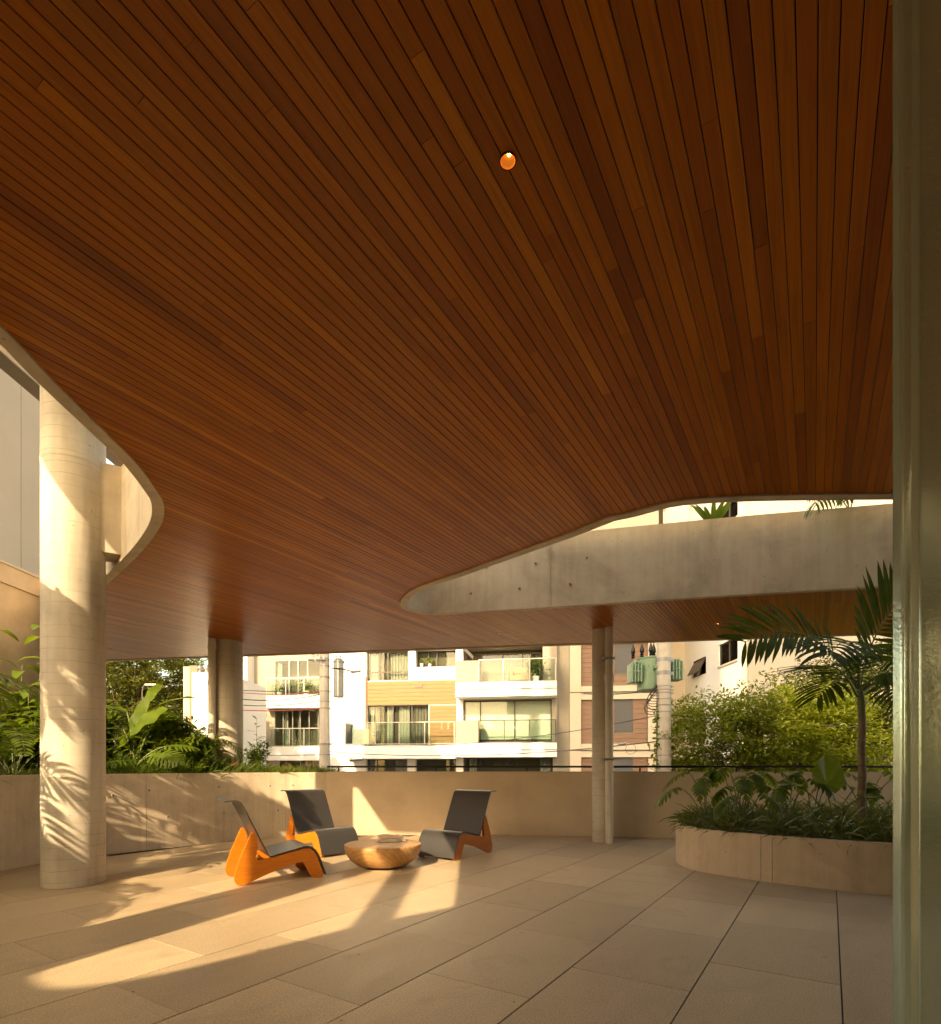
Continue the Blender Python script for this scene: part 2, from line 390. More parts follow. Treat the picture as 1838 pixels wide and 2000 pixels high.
# ------------------------------------------------------------------ terrace floor
floor = empty('terrace_floor', kind='structure')
g = MB(); g.poly([(-11, -6, -0.012), (9, -6, -0.012), (9, 7.9, -0.012), (-2, 9.4, -0.012), (-7, 10.3, -0.012), (-11, 10.9, -0.012)])
g.build('grout_bed', M_GROUT, floor)
g = MB()
ol = [(-11, -6), (9, -6), (9, 7.9), (-2, 9.4), (-7, 10.3), (-11, 10.9)]
for i in range(6):
    a, b = ol[i], ol[(i + 1) % 6]; g.quad((a[0], a[1], -3.66), (b[0], b[1], -3.66), (b[0], b[1], -0.012), (a[0], a[1], -0.012))
g.build('terrace_base', M_PARA, floor)
T1 = Vector((0.541, 0.841)); T2 = Vector((0.841, -0.541))
TW, TL = 0.619, 0.985
for k in range(-16, 9):
    w0 = 0.045 + TW * k
    s_off = 4.844 if (k % 2 == 0) else 4.844 - TL / 2    # running bond
    if k == -1: pass
    for j in range(-9, 8):
        s0 = s_off + TL * j
        c = T1 * (s0 + TL / 2) + T2 * (w0 + TW / 2)
        x, y = c
        wl = -5.0 if y < 6.2 else -5.0 + (y - 6.2) * 1.0
        if not (x > wl - 0.3 and -1.6 < y < 9.1 and x < 6.0): continue
        if y > 9.0: continue
        if y < 1.6 and (x < -2.2 or x > 2.2): continue
        m = MB(); rg = 0.0035; cg = 0.0014; dz = random.uniform(-0.0008, 0.0006)
        p = [T1 * s + T2 * ww for s, ww in ((s0 + cg, w0 + rg), (s0 + TL - cg, w0 + rg), (s0 + TL - cg, w0 + TW - rg), (s0 + cg, w0 + TW - rg))]
        lo = [(q.x, q.y, -0.022) for q in p]; hi = [(q.x, q.y, dz) for q in p]
        m.poly(list(reversed(lo))); m.poly(hi)
        for i in range(4): m.quad(lo[i], lo[(i + 1) % 4], hi[(i + 1) % 4], hi[i])
        o = m.build('floor_tile', M_TILE, floor, bevel=0.0012, bseg=1)
        a = o.data.attributes.new('tone', 'FLOAT', 'FACE'); tv = random.random(); a.data.foreach_set('value', [tv] * len(o.data.polygons))

# ------------------------------------------------------------------ ceiling: openings, boards, fascias
ZC = 3.07
LEFT_R = [(-2.69, -1.68), (-2.25, -1.28), (-2.10, -0.5), (-2.08, 0.6), (-2.08, 1.6), (-2.09, 2.49), (-2.12, 2.83), (-2.14, 3.257), (-2.163, 3.643), (-2.238, 4.017),
          (-2.30, 4.21), (-2.487, 4.52), (-2.855, 4.96), (-3.35, 5.48), (-3.92, 6.05), (-4.9, 7.08), (-5.9, 8.10), (-6.7, 8.85), (-7.6, 9.3)]
LEFT_L = [(-8.4, 8.5), (-8.4, 5.5), (-7.9, 3.0), (-6.8, 0.9), (-5.75, -1.27), (-5.40, -2.05), (-5.1, -2.95), (-4.72, -3.31), (-4.24, -3.13), (-3.61, -2.50), (-3.37, -2.24)]
void_l = catmull(LEFT_R + LEFT_L, 0.09, True)
RIGHT = [(9.4, 4.1), (6.0, 4.02), (4.2, 4.02), (3.025, 4.029), (2.576, 4.037), (2.073, 4.055), (1.704, 4.096), (1.467, 4.164), (1.251, 4.323), (1.092, 4.409), (0.987, 4.531),
         (0.817, 4.726), (0.497, 5.052), (0.176, 5.381), (-0.19, 5.757), (-0.449, 5.993), (-0.698, 6.306), (-0.853, 6.71), (-0.855, 6.97), (-0.73, 7.165),
         (-0.524, 7.26), (-0.219, 7.242), (0.693, 7.05), (1.49, 6.86), (2.985, 6.50), (4.634, 6.151), (7.0, 5.62), (9.4, 5.1)]
void_r = catmull(RIGHT, 0.09, True)
def far_edge(x): return 9.296 - 0.163 * x
outer = [Vector(p) for p in ((-10.5, -6), (9, -6), (9, far_edge(9)), (-10.5, far_edge(-10.5)))]
def area(p): return 0.5 * sum(p[i].x * p[(i + 1) % len(p)].y - p[(i + 1) % len(p)].x * p[i].y for i in range(len(p)))
def inward(poly, d): return offset(poly, d if area(poly) > 0 else -d, True)
cut_l, cut_r = inward(void_l, 0.02), inward(void_r, 0.02)
BD = Vector((0.614, 1.0)).normalized(); BN = Vector((BD.y, -BD.x))
def sw(poly): return [(p.dot(BD), p.dot(BN)) for p in poly]
POLYS = [sw(outer), sw(cut_l), sw(cut_r)]
def spans(wv):
    xs = []
    for poly in POLYS:
        for i in range(len(poly)):
            (s0, w0), (s1, w1) = poly[i], poly[(i + 1) % len(poly)]
            if (w0 <= wv) != (w1 <= wv): xs.append(s0 + (wv - w0) / (w1 - w0) * (s1 - s0))
    xs.sort(); return [(xs[i], xs[i + 1]) for i in range(0, len(xs) - 1, 2)]
ceiling = empty('ceiling', (0, 0, 0), kind='structure')
PITCH = 0.0511; GAP = 0.0016
wmin = min(w_ for s_, w_ in POLYS[0]); wmax = max(w_ for s_, w_ in POLYS[0])
boards = []; backing = MB(); roof_top = MB()
def xyz(s_, w_, z): p = BD * s_ + BN * w_; return (p.x, p.y, z)
nb = int((wmax - wmin) / PITCH)
for i in range(nb):
    wa, wb = wmin + i * PITCH + 1e-4, wmin + (i + 1) * PITCH - 1e-4
    A, B = spans(wa + GAP), spans(wb - GAP)
    if len(A) != len(B):
        Cm = spans((wa + wb) / 2); A = B = Cm
    for (a0, a1), (b0, b1) in zip(A, B):
        for zz, mbk in ((ZC + 0.03, backing), (3.90, roof_top)):
            mbk.quad(xyz(a0, wa - 2e-4, zz), xyz(a1, wa - 2e-4, zz), xyz(b1, wb + 2e-4, zz), xyz(b0, wb + 2e-4, zz))
        # butt joints
        lo, hi = min(a0, b0), max(a1, b1); cuts = []; c = lo + random.uniform(0.3, 2.6)
        while c < hi - 0.25:
            if c > max(a0, b0) + 0.15 and c < min(a1, b1) - 0.15: cuts.append(c)
            c += random.choice((1.2, 1.8, 2.1, 2.4, 3.0, 3.6)) * random.uniform(0.9, 1.05)
        ends = [(a0, b0)] + [(c, c) for c in cuts] + [(a1, b1)]
        for q in range(len(ends) - 1):
            e0, e1 = ends[q], ends[q + 1]
            boards.append((wa + GAP, wb - GAP, e0[0] + 0.0006, e0[1] + 0.0006, e1[0] - 0.0006, e1[1] - 0.0006, min(1, max(0, random.gauss(0.5, 0.16)))))
def board_size(b):
    sm = (b[2] + b[4]) / 2; best = 0
    tot = 0
    for t in (0.05, 0.275, 0.5, 0.725, 0.95):
        s_ = b[2] + (b[4] - b[2]) * t; p = BD * s_ + BN * b[0]
        if p.y < 0.6: continue
        u = CU + F_PX * p.x / p.y; vv = HV - F_PX * (ZC - EYE) / p.y
        if -20 < u < 1742 and vv > -20: tot += 1.0 / p.y ** 3 * (b[4] - b[2])
    return tot
boards.sort(key=board_size, reverse=True)
def add_board(m, b, dz=0.0):
    w0, w1, a0, b0, a1, b1, tone = b; c = 0.0012
    z0, z1 = ZC + dz, ZC + 0.02
    bot = [xyz(a0, w0 + c, z0), xyz(b0, w1 - c, z0), xyz(b1, w1 - c, z0), xyz(a1, w0 + c, z0)]
    mid = [xyz(a0, w0, z0 + c), xyz(b0, w1, z0 + c), xyz(b1, w1, z0 + c), xyz(a1, w0, z0 + c)]
    top = [xyz(a0, w0, z1), xyz(b0, w1, z1), xyz(b1, w1, z1), xyz(a1, w0, z1)]
    m.poly(bot)
    for k in range(4):
        j = (k + 1) % 4
        m.quad(bot[j], bot[k], mid[k], mid[j]); m.quad(mid[j], mid[k], top[k], top[j])
    return [tone] * 9
def set_tone(o, vals):
    a = o.data.attributes.new('tone', 'FLOAT', 'FACE'); a.data.foreach_set('value', vals)
for b in boards[:298]:
    m = LB(); tv = add_board(m, b, random.uniform(-0.0006, 0.0006))
    set_tone(m.build('ceiling_board', M_CEIL, ceiling), tv)
m = LB(); tv = []
for b in boards[298:]: tv += add_board(m, b, random.uniform(-0.0006, 0.0006))
o = m.build('ceiling_boards_beyond', M_CEIL, ceiling); set_tone(o, tv); o['kind'] = 'stuff'
backing.open = True; backing.build('ceiling_backing', M_DARK, ceiling)
roof_top.open = True; roof_top.build('roof_deck', M_PARA, ceiling)
def fascia(name, poly, label):
    g = MB(); ins = inward(poly, 0.088); out = inward(poly, 0.006)
    wall_strip(g, out, ins, ZC - 0.012, 3.95, True)
    o = g.build(name, M_CONC, smooth=True)
    return tag(o, label, 'fascia')
fl = fascia('curved_fascia', void_l, 'curved concrete edge around the left roof opening beside the thick column')
fr_ = fascia('curved_fascia', void_r, 'deep curved concrete edge around the right roof opening above the palm')
g = MB(); e0 = [Vector((x, far_edge(x))) for x in (-10.5, 0, 9)]; e1 = offset(e0, 0.10)
wall_strip(g, e0, e1, ZC - 0.008, 3.95); tag(g.build('outer_fascia', M_PARA), 'pale straight outer roof edge along the street side of the wooden ceiling', 'fascia')
# formwork joints and tie holes on the right fascia
def tie_hole(parent, p, nrm, r=0.013):
    m = MB(); nrm = Vector(nrm).normalized(); a = nrm.cross(Vector((0, 0, 1))).normalized(); c = Vector((0, 0, 1))
    p = Vector(p); k = 10
    ring = lambda rr, d: [p + a * rr * math.cos(2 * math.pi * i / k) + c * rr * math.sin(2 * math.pi * i / k) + nrm * d for i in range(k)]
    r0, r1, r2 = ring(r * 1.35, 0.0005), ring(r, 0.004), ring(r * 0.72, 0.0015)
    for A_, B_, mi in ((r0, r1, 0), (r1, r2, 1)):
        for i in range(k): m.quad(A_[i], A_[(i + 1) % k], B_[(i + 1) % k], B_[i], mi)
    m.poly(r2, 1)
    m.open = True
    return m.build('tie_hole', [M_CONC, M_HOLE], parent)
fl0, fl1 = Vector((-0.219, 7.242)), Vector((4.634, 6.151)); fdir = (fl1 - fl0).normalized(); fn = Vector((fdir.y, -fdir.x))
for i in range(9):
    for zz in (3.30, 3.62):
        if random.random() < 0.2: continue
        d = 0.25 + i * 0.62 + (0.2 if zz > 3.4 else 0) ; q = fl0 + fdir * d + fn * 0.089
        tie_hole(fr_, (q.x, q.y, zz + random.uniform(-0.02, 0.02)), (fn.x, fn.y, 0), 0.016)
for d in (0.05, 1.25, 2.45, 3.65):
    q = fl0 + fdir * d + fn * 0.0885; m = MB(); m.obox((q.x, q.y, 3.5), fdir.to_3d() * 0.004, fn.to_3d() * 0.0015, (0, 0, 0.43)); m.build('formwork_joint', M_PLANT, fr_)

# stripe-casting bar and beam over the left opening, bracket to column
g = MB(); g.box(-3.46, -3.28, -3.0, 0.7, 3.96, 4.10); tag(g.build('stripe_shadow_bar', M_BEIGE2), kind='structure')  # unseen bar, kept out of frame to cast the dark floor stripe
rb = empty('roof_beam', (-4.46, 5.2, 4.95), 0, 'slim straight beam with dark soffit high above the left roof opening, passing behind the thick column', 'beam')
g = MB(); g.box(-.09, .09, -1.6, 2.9, 0.012, 0.22); g.build('beam_side', M_PALE, rb, bevel=0.004)
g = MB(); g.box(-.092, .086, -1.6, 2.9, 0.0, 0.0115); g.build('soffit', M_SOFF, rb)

# ------------------------------------------------------------------ columns
def column(x, y, r, z1, label, seams=True, mat=M_COLUMN):
    root = empty('concrete_column', (x, y, 0), 0, label, 'column')
    m = MB(); m.lathe([(r - 0.004, 0), (r, 0.004), (r, z1)], n=64); m.build('shaft', mat, root, smooth=True)
    return root
c1 = column(-3.716, 5.242, 0.2523, 5.6, 'thick round concrete column with leaf shadows rising through the left opening')
m = MB(); m.lathe([(0.2532, 3.88), (0.2570, 3.89), (0.2570, 3.905), (0.2535, 3.915), (0.2535, 5.6)], n=64); m.build('upper_lift', M_COLUMN, c1, smooth=True)
d_ = Vector((0.83, 0.56, 0)).normalized(); p_ = Vector((-d_.y, d_.x, 0))
m = MB(); m.obox(d_ * 0.36 + Vector((0, 0, 3.53)), d_ * 0.30, p_ * 0.145, (0, 0, 0.42)); m.build('bracket', M_CONC, c1, bevel=0.006)
column(-4.17, -0.48, 0.32, 5.6, 'round concrete column outside the view behind the left planter')
c3 = column(-3.892, 8.92, 0.249, 3.075, 'round concrete column standing in the planted bed behind the left lounge chairs')
m = MB(); m.tube([(-0.09, -0.30, 0.9), (-0.09, -0.30, 3.06)], 0.056, 20); pp = m.build('drain_pipe', M_PVC, c3, smooth=True)
for zz in (1.45, 2.35, 2.9):
    m = MB(); m.tube([(-0.09, -0.30, zz), (-0.09, -0.30, zz + 0.05)], 0.064, 20); m.build('pipe_collar', M_PVC, pp, smooth=True)
c4 = column(1.905, 8.12, 0.14, 3.075, 'slim round concrete column with a drain pipe beside the back wall')
m = MB(); m.tube([(0.055, -0.215, 0.0), (0.055, -0.215, 3.06)], 0.056, 20); pp = m.build('drain_pipe', M_PVC, c4, smooth=True)
for zz, h_ in ((2.30, 0.09),):
    m = MB(); m.tube([(0.055, -0.215, zz - 0.03), (0.055, -0.215, zz), (0.055, -0.215, zz + h_), (0.055, -0.215, zz + h_ + 0.015)], [0.057, 0.066, 0.066, 0.057], 20); m.build('pipe_collar', M_PVC, pp, smooth=True)
for zz in (1.18, 2.6):
    m = MB(); m.box(-0.03, 0.125, -0.275, -0.13, zz, zz + 0.03); m.build('pipe_clamp', M_ALU, pp)

# ------------------------------------------------------------------ planters, parapet, rail
PL = [(-4.70, -3.5), (-4.9, -1.0), (-4.96, 2.0), (-4.94, 4.6), (-4.91, 5.83), (-4.80, 6.42), (-4.5, 6.93), (-3.64, 7.96), (-2.99, 8.55), (-2.27, 8.84)]
pl = catmull(PL, 0.1); pl_in = offset(pl, 0.13)
left_bed = empty('planter', label='long waist-high board-marked concrete planter along the left side full of tropical plants', cat='planter')
g = MB(); wall_strip(g, pl, pl_in, 0.0, 1.0); g.build('planter_wall', M_PLANT, left_bed, smooth=True, bevel=0.0)
g = MB(); n0 = len(pl_in)
far_side = [(-2.3, 9.2), (-3.5, 9.75), (-6.3, 10.2), (-6.3, -3.5)]
poly = [(p.x, p.y, 0.93) for p in pl_in] + [(x, y, 0.93) for x, y in far_side]; g.poly(poly); g.build('soil', M_SOIL, left_bed)
g = MB(); ow = [Vector(p) for p in ((-2.27, 9.05), (-3.5, 9.78), (-6.35, 10.25))]; wall_strip(g, ow, offset(ow, 0.12), -0.01, 0.97); g.build('rear_kerb', M_PLANT, left_bed)
def on_line(line, x):
    for i in range(len(line) - 1):
        a, b = line[i], line[i + 1]
        if (a.x - x) * (b.x - x) <= 0 and a.x != b.x:
            t = (x - a.x) / (b.x - a.x); p = a.lerp(b, t); tt = (b - a).normalized(); return p, Vector((tt.y, -tt.x))
    return line[-1], Vector((0, -1))
for x, zz in ((-4.46, 0.73), (-4.05, 0.42), (-3.6, 0.8), (-3.55, 0.42), (-3.05, 0.8), (-2.75, 0.8), (-4.86, 0.75), (-4.83, 0.45), (-4.2, 0.78), (-2.95, 0.42)):
    p, nn = on_line(pl, x); q = p + nn * 0.0; tie_hole(left_bed, (q.x, q.y, zz), (nn.x, nn.y, 0), 0.015)
for x in (-4.22, -3.55, -2.85, -4.87):
    p, nn = on_line(pl, x); m = MB(); q = p + nn * 0.0005; t_ = Vector((-nn.y, nn.x, 0)); m.obox((q.x, q.y, 0.5), t_ * 0.003, nn.to_3d() * 0.0015, (0, 0, 0.495)); m.build('formwork_joint', M_SEAM, left_bed)
PR = [(-2.27, 8.835), (-1.67, 8.86), (-0.5, 8.93), (0.33, 8.95), (1.2, 8.85), (1.9, 8.72), (2.6, 8.62), (3.15, 8.58), (4.5, 8.5), (6, 8.3), (9, 7.8)]
pr = catmull(PR, 0.12)
para = empty('parapet_wall', label='smooth low rendered parapet wall curving behind the chairs with a black handrail', cat='wall')
g = MB(); wall_strip(g, pr, offset(pr, 0.15), 0.0, 1.0); g.build('wall', M_PARA, para, smooth=True)
g = MB(); c_ = offset(pr, 0.02); wall_strip(g, c_, offset(pr, 0.165), 1.0005, 1.012); g.build('coping', M_BEIGE2, para, smooth=True)
g = MB(); a_ = offset(pr, 0.045); wall_strip(g, a_, offset(pr, 0.095), 1.072, 1.104); g.build('handrail', M_RAIL, para, smooth=True)
mid = offset(pr, 0.07)
for x in (-2.1, -0.55, 0.9, 2.63, 4.08, 5.45, 6.9):
    p, nn = on_line(mid, x); m = MB(); m.box(-0.012, 0.012, -0.012, 0.012, 1.008, 1.0715); m.build('rail_post', M_RAIL, para, loc=(p.x, p.y, 0))
# low curved planter on the right
QR = [(5.2, 4.05), (4.4, 4.45), (3.57, 4.75), (3.24, 4.95), (2.77, 5.34), (2.43, 5.75), (2.33, 6.04), (2.37, 6.45), (2.62, 6.95), (3.2, 7.3), (4.2, 7.35), (5.4, 7.1), (5.9, 6.0), (5.7, 4.6)]
qr = catmull(QR, 0.1, True); qin = inward(qr, 0.10)
right_bed = empty('planter', label='low curved concrete planter on the right holding the palm and dark grass', cat='planter')
g = MB(); wall_strip(g, qr, qin, 0.0, 0.44, True); g.build('planter_wall', M_PLANT2, right_bed, smooth=True)
g = MB(); g.poly([(p.x, p.y, 0.40) for p in qin]); g.build('soil', M_SOIL, right_bed)
for x, y in ((2.86, 5.27), (2.80, 5.315)):
    p = min(qr, key=lambda q: (q - Vector((x, y))).length); i = qr.index(p); t_ = (qr[i + 1] - qr[i - 1]).normalized(); nn = Vector((t_.y, -t_.x))
    if nn.dot(Vector((4, 6)) - p) > 0: nn = -nn
    m = MB(); m.obox((p.x + nn.x * 0.0004, p.y + nn.y * 0.0004, 0.22), t_.to_3d() * 0.004, nn.to_3d() * 0.0015, (0, 0, 0.215)); m.build('formwork_joint', M_SEAM, right_bed)
# side wall on the left and rooms behind the camera
bw = empty('boundary_wall', label='tall brown stucco boundary wall with coping behind the plants on the far left', cat='wall')
g = MB(); g.box(-6.62, -6.40, 7.0, 9.2, -3.6, 3.60); g.build('wall', M_STUCCO, bw)
g = MB(); g.box(-6.65, -6.37, 6.95, 9.25, 3.601, 3.87); g.build('coping', M_STUCCO, bw, bevel=0.01)
g = MB(); g.box(-6.66, -6.345, 6.94, 9.26, 3.86, 3.895); g.build('coping_cap', M_BEIGE2, bw, bevel=0.006)
g = MB(); g.box(-10.5, 9, -6.25, -6.0, -0.01, 3.95); tag(g.build('rear_wall', M_INNER), kind='structure')
g = MB(); g.box(9, 9.2, -6.0, 2.5, -0.01, 3.95); tag(g.build('side_wall', M_INNER), kind='structure')
g = MB(); g.box(1.9, 2.1, -6.0, 0.9, 0.0, 3.06); tag(g.build('inner_wall', M_INNER), kind='structure')
# unseen blocks for the upper floors, placed and shaped to cast the shade
g = MB(); g.box(-5.8, 0.9, 1.5, 5.0, 13.5, 27.0); g.box(-6.9, -6.57, 4.5, 5.0, 13.5, 27.0); g.box(3.4, 15.0, 1.5, 5.0, 12.5, 22.0)
g.box(-3.3, 9.2, -6.2, 3.8, 4.9, 7.2); g.box(-4.55, -3.301, 1.5, 4.3, 4.9, 5.3); g.box(-1.2, 0.9, -1.0, 3.7, 7.201, 12.4)
tag(g.build('upper_shade_blocks', M_BEIGE2), kind='structure')

# textured channel glass on the right
gw = empty('glass_wall', (0, 0, 0), 0, 'translucent greenish ribbed cast glass wall filling the right edge', 'glass wall')
m = MB(); m.box(1.024, 1.060, 1.32, 1.36, 0.0, 3.058); m.build('flange', M_GLASSW, gw, bevel=0.005, bseg=3)
m = MB(); m.box(1.0625, 1.32, 1.322, 1.334, 0.0, 3.058); m.build('glass_channel', M_GLASSW, gw, bevel=0.003)
m = MB(); m.box(1.3225, 1.60, 1.322, 1.334, 0.0, 3.058); m.build('glass_channel', M_GLASSW, gw, bevel=0.003)

# ------------------------------------------------------------------ downlights
M_REFL_GLOW = emis('amber_reflector_glow', (0.80, 0.28, 0.05), 0.075)  # reflector emits by itself, in place of the bulb's light on it
M_LAMP = emis('lamp_glow', (1.0, 0.62, 0.25), 14.0)
def downlight(x, y, label, tilt=True):
    r_ = empty('downlight', (x, y, ZC - 0.0062), 0, label, 'ceiling light', 'recessed downlights in the wooden ceiling')
    m = LB(); k = 28; R0, R1 = 0.028, 0.0245
    def ring(rr, z): return [(rr * math.cos(2 * math.pi * i / k), rr * math.sin(2 * math.pi * i / k), z) for i in range(k)]
    seq = [ring(R0, 0.003), ring(R0, -0.002), ring(R1, -0.002)]
    for A_, B_ in zip(seq, seq[1:]):
        for i in range(k): m.quad(A_[i], A_[(i + 1) % k], B_[(i + 1) % k], B_[i])
    m.build('trim_ring', M_RAIL, r_)
    m = LB(); A_, B_ = ring(R1, -0.0015), ring(R1 * 0.86, 0.0035)
    for i in range(k): m.quad(A_[i], A_[(i + 1) % k], B_[(i + 1) % k], B_[i])
    C_ = ring(0.0001, 0.0038)
    for i in range(k): m.quad(B_[i], B_[(i + 1) % k], C_[(i + 1) % k], C_[i])
    m.build('reflector', M_REFL_GLOW, r_, smooth='all')
    m = MB(); m.lathe([(0.0035, -0.001), (0.0048, 0.0), (0.004, 0.0012)], (0.003, -0.0175, 0.0008), 12); m.build('bulb', M_LAMP, r_)
for (u, v), lb in zip(((992, 311), (215, 1267.5), (609, 1252), (975, 1237), (1401, 1217)),
        ('large nearest recessed amber downlight glowing in the dark ceiling', 'small recessed downlight in the ceiling just beside the thick column',
         'small recessed downlight in the ceiling above the left balconies', 'small recessed downlight in the ceiling left of the slim column', 'small recessed downlight in the ceiling near the palm fronds')):
    Y = (ZC - EYE) * F_PX / (HV - v); downlight((u - CU) / F_PX * Y, Y, lb)

# ------------------------------------------------------------------ lounge chairs
PANEL = [(0.115, 0.482), (0.132, 0.474), (0.158, 0.41), (0.161, 0.35), (0.149, 0.285), (0.140, 0.245), (0.147, 0.226), (0.165, 0.219), (0.25, 0.232), (0.345, 0.251), (0.47, 0.277), (0.565, 0.297), (0.610, 0.303), (0.645, 0.297),
         (0.678, 0.270), (0.712, 0.215), (0.742, 0.135), (0.770, 0.055), (0.775, 0.02), (0.762, 0.003), (0.735, 0.0), (0.70, 0.0), (0.678, 0.008), (0.650, 0.036), (0.620, 0.092), (0.592, 0.150), (0.578, 0.167), (0.555, 0.168), (0.45, 0.146),
         (0.345, 0.118), (0.20, 0.067), (0.08, 0.018), (0.045, 0.004), (0.015, 0.0), (-0.018, 0.012), (-0.038, 0.038), (-0.045, 0.075), (-0.038, 0.115), (0.003, 0.252), (0.062, 0.385), (0.096, 0.466), (0.104, 0.478)]
def sheet(prof, wid, th, name, mat, root):
    m = MB(); P = [Vector((x, z)) for x, z in prof]; Q = offset(P, th); n = len(P)
    out = [(p.x, p.y) for p in P] + [(q.x, q.y) for q in reversed(Q)]
    for i in range(n - 1):
        for y0 in (0,):
            a, b, c, d = P[i], P[i + 1], Q[i + 1], Q[i]
            f = lambda p, y: (p.x, y, p.y)
            m.quad(f(a, -wid), f(b, -wid), f(b, wid), f(a, wid)); m.quad(f(d, wid), f(c, wid), f(c, -wid), f(d, -wid))
            m.quad(f(a, wid), f(b, wid), f(c, wid), f(d, wid)); m.quad(f(d, -wid), f(c, -wid), f(b, -wid), f(a, -wid))
    for i in (0, n - 1): m.quad((P[i].x, -wid, P[i].y), (P[i].x, wid, P[i].y), (Q[i].x, wid, Q[i].y), (Q[i].x, -wid, Q[i].y))
    me = m.mesh(name, mat); bm = bmesh.new(); bm.from_mesh(me); bmesh.ops.remove_doubles(bm, verts=bm.verts, dist=1e-5); bmesh.ops.recalc_face_normals(bm, faces=bm.faces); bm.to_mesh(me); bm.free()
    me.polygons.foreach_set('use_smooth', [True] * len(me.polygons)); me.set_sharp_from_angle(angle=R(30))
    return inst(name, me, root)
def make_chair():
    root = empty('lounge_chair')
    m = MB(); m.prism(PANEL, -0.018, 0.018); me = m.mesh('side_panel', M_ORANGE, bevel=0.004, bseg=2)
    for s in (-1, 1): inst('side_panel', me, root, (0, 0.258 * s, 0))
    back = [(-0.128, 0.768), (-0.078, 0.775), (-0.036, 0.775), (-0.010, 0.768), (0.009, 0.753), (0.023, 0.730), (0.058, 0.660), (0.118, 0.533), (0.178, 0.405), (0.228, 0.300), (0.248, 0.262)]
    seat = [(0.250, 0.258), (0.262, 0.247), (0.280, 0.245), (0.32, 0.254), (0.40, 0.272), (0.50, 0.293), (0.585, 0.312), (0.625, 0.313), (0.655, 0.303), (0.690, 0.275), (0.722, 0.225), (0.752, 0.145), (0.782, 0.060), (0.792, 0.028)]
    sheet(back, 0.284, 0.011, 'backrest', M_SHEET, root); sheet(seat, 0.284, 0.011, 'seat', M_SHEET, root)
    m = MB(); m.box(0.165, 0.215, -0.2395, 0.2395, 0.205, 0.235); m.build('crossbar', M_ORANGE, root, bevel=0.004)
    m = MB(); m.box(0.595, 0.635, -0.2395, 0.2395, 0.225, 0.275); m.build('crossbar', M_ORANGE, root, bevel=0.004)
    for s in (-1, 1):
        m = MB(); m.tube([(0.185, 0.20 * s, 0.246), (0.185, 0.20 * s, 0.262)], 0.009, 10); m.build('bolt', M_ALU, root)
        m = MB(); m.tube([(0.735, 0.258 * s, -0.001), (0.735, 0.258 * s, 0.004)], 0.012, 10); m.build('foot_pad', M_RAIL, root)
    return root
chair = make_chair()
for i, (x, y, fx, fy, lb) in enumerate(((-2.255, 5.345, 0.850, 0.527, 'orange-sided lounge chair seen from its side, nearest the thick column, its sides in sunlight'),
        (-2.185, 7.40, 0.755, -0.656, 'grey lounge chair with orange sides against the planter wall, left of the round table'),
        (0.027, 7.25, -0.563, -0.826, 'grey lounge chair with orange sides standing right of the round wooden table'))):
    o = chair if i == 0 else copy_tree(chair)
    o.location = (x, y, 0.001); o.rotation_euler = (0, 0, math.atan2(fy, fx)); tag(o, lb, 'lounge chair', 'low lounge chairs around the wooden table')

# ------------------------------------------------------------------ coffee table, books
t = empty('coffee_table', (-0.955, 6.12, 0), 0, 'low round solid wood bowl-shaped table between the three lounge chairs', 'coffee table')
m = MB(); m.lathe([(0.20, 0.022), (0.245, 0.024), (0.285, 0.036), (0.325, 0.062), (0.362, 0.100), (0.390, 0.140), (0.408, 0.180), (0.417, 0.215), (0.419, 0.238), (0.415, 0.249), (0.405, 0.254), (0.2, 0.255), (0.001, 0.255)], n=72); m.build('table_body', M_TABLE, t, smooth=True)
for a in (0.6, 2.2, 3.8, 5.2):
    m = MB(); m.lathe([(0.022, 0.0), (0.024, 0.004), (0.02, 0.0225)], (0.17 * math.cos(a), 0.17 * math.sin(a), 0), 12); m.build('foot', M_ALU, t)
M_PAGE = plain('paper', (0.55, 0.51, 0.45), 0.8, var=0.04); M_COVER = plain('white_cover', (0.60, 0.56, 0.52), 0.5, var=0.04)
M_YELL = plain('yellow_cover', (0.36, 0.135, 0.004), 0.45, var=0.05); M_SPINE = plain('red_brown_cover', (0.22, 0.07, 0.035), 0.5)
b_ = empty('book', (-0.885, 6.30, 0.2555), R(14), 'white thick book lying flat on the round wooden table', 'book')
m = MB(); m.box(-0.145, 0.145, -0.10, 0.10, 0.0, 0.003); m.build('cover', M_SPINE, b_); m = MB(); m.box(-0.145, 0.145, -0.10, 0.10, 0.026, 0.029); m.build('cover', M_COVER, b_)
m = MB(); m.box(-0.140, 0.142, -0.096, 0.096, 0.0035, 0.0255); m.build('pages', M_PAGE, b_)
y_ = empty('magazine', (-0.905, 6.315, 0.285), R(28), 'yellow magazine with curled cover lying on the white book', 'magazine')
m = LB(); nx = 12
f = lambda x, y: 0.006 + max(0, y + 0.09) * 0.17 * (0.6 + 0.4 * math.sin(2.2 + x * 16)) + 0.012 * max(0, (x - 0.05) / 0.08) ** 2
for i in range(nx):
    x0, x1 = -0.13 + 0.26 * i / nx, -0.13 + 0.26 * (i + 1) / nx
    for j in range(4):
        ya, yb = -0.09 + 0.045 * j, -0.045 + 0.045 * j
        for dz in (0, 0.003): m.quad((x0, ya, f(x0, ya) + dz), (x1, ya, f(x1, ya) + dz), (x1, yb, f(x1, yb) + dz), (x0, yb, f(x0, yb) + dz))
m.build('cover', M_YELL, y_, smooth='all')
m = MB(); m.box(-0.128, 0.12, -0.088, 0.088, 0.0, 0.0045); m.build('pages', M_PAGE, y_)

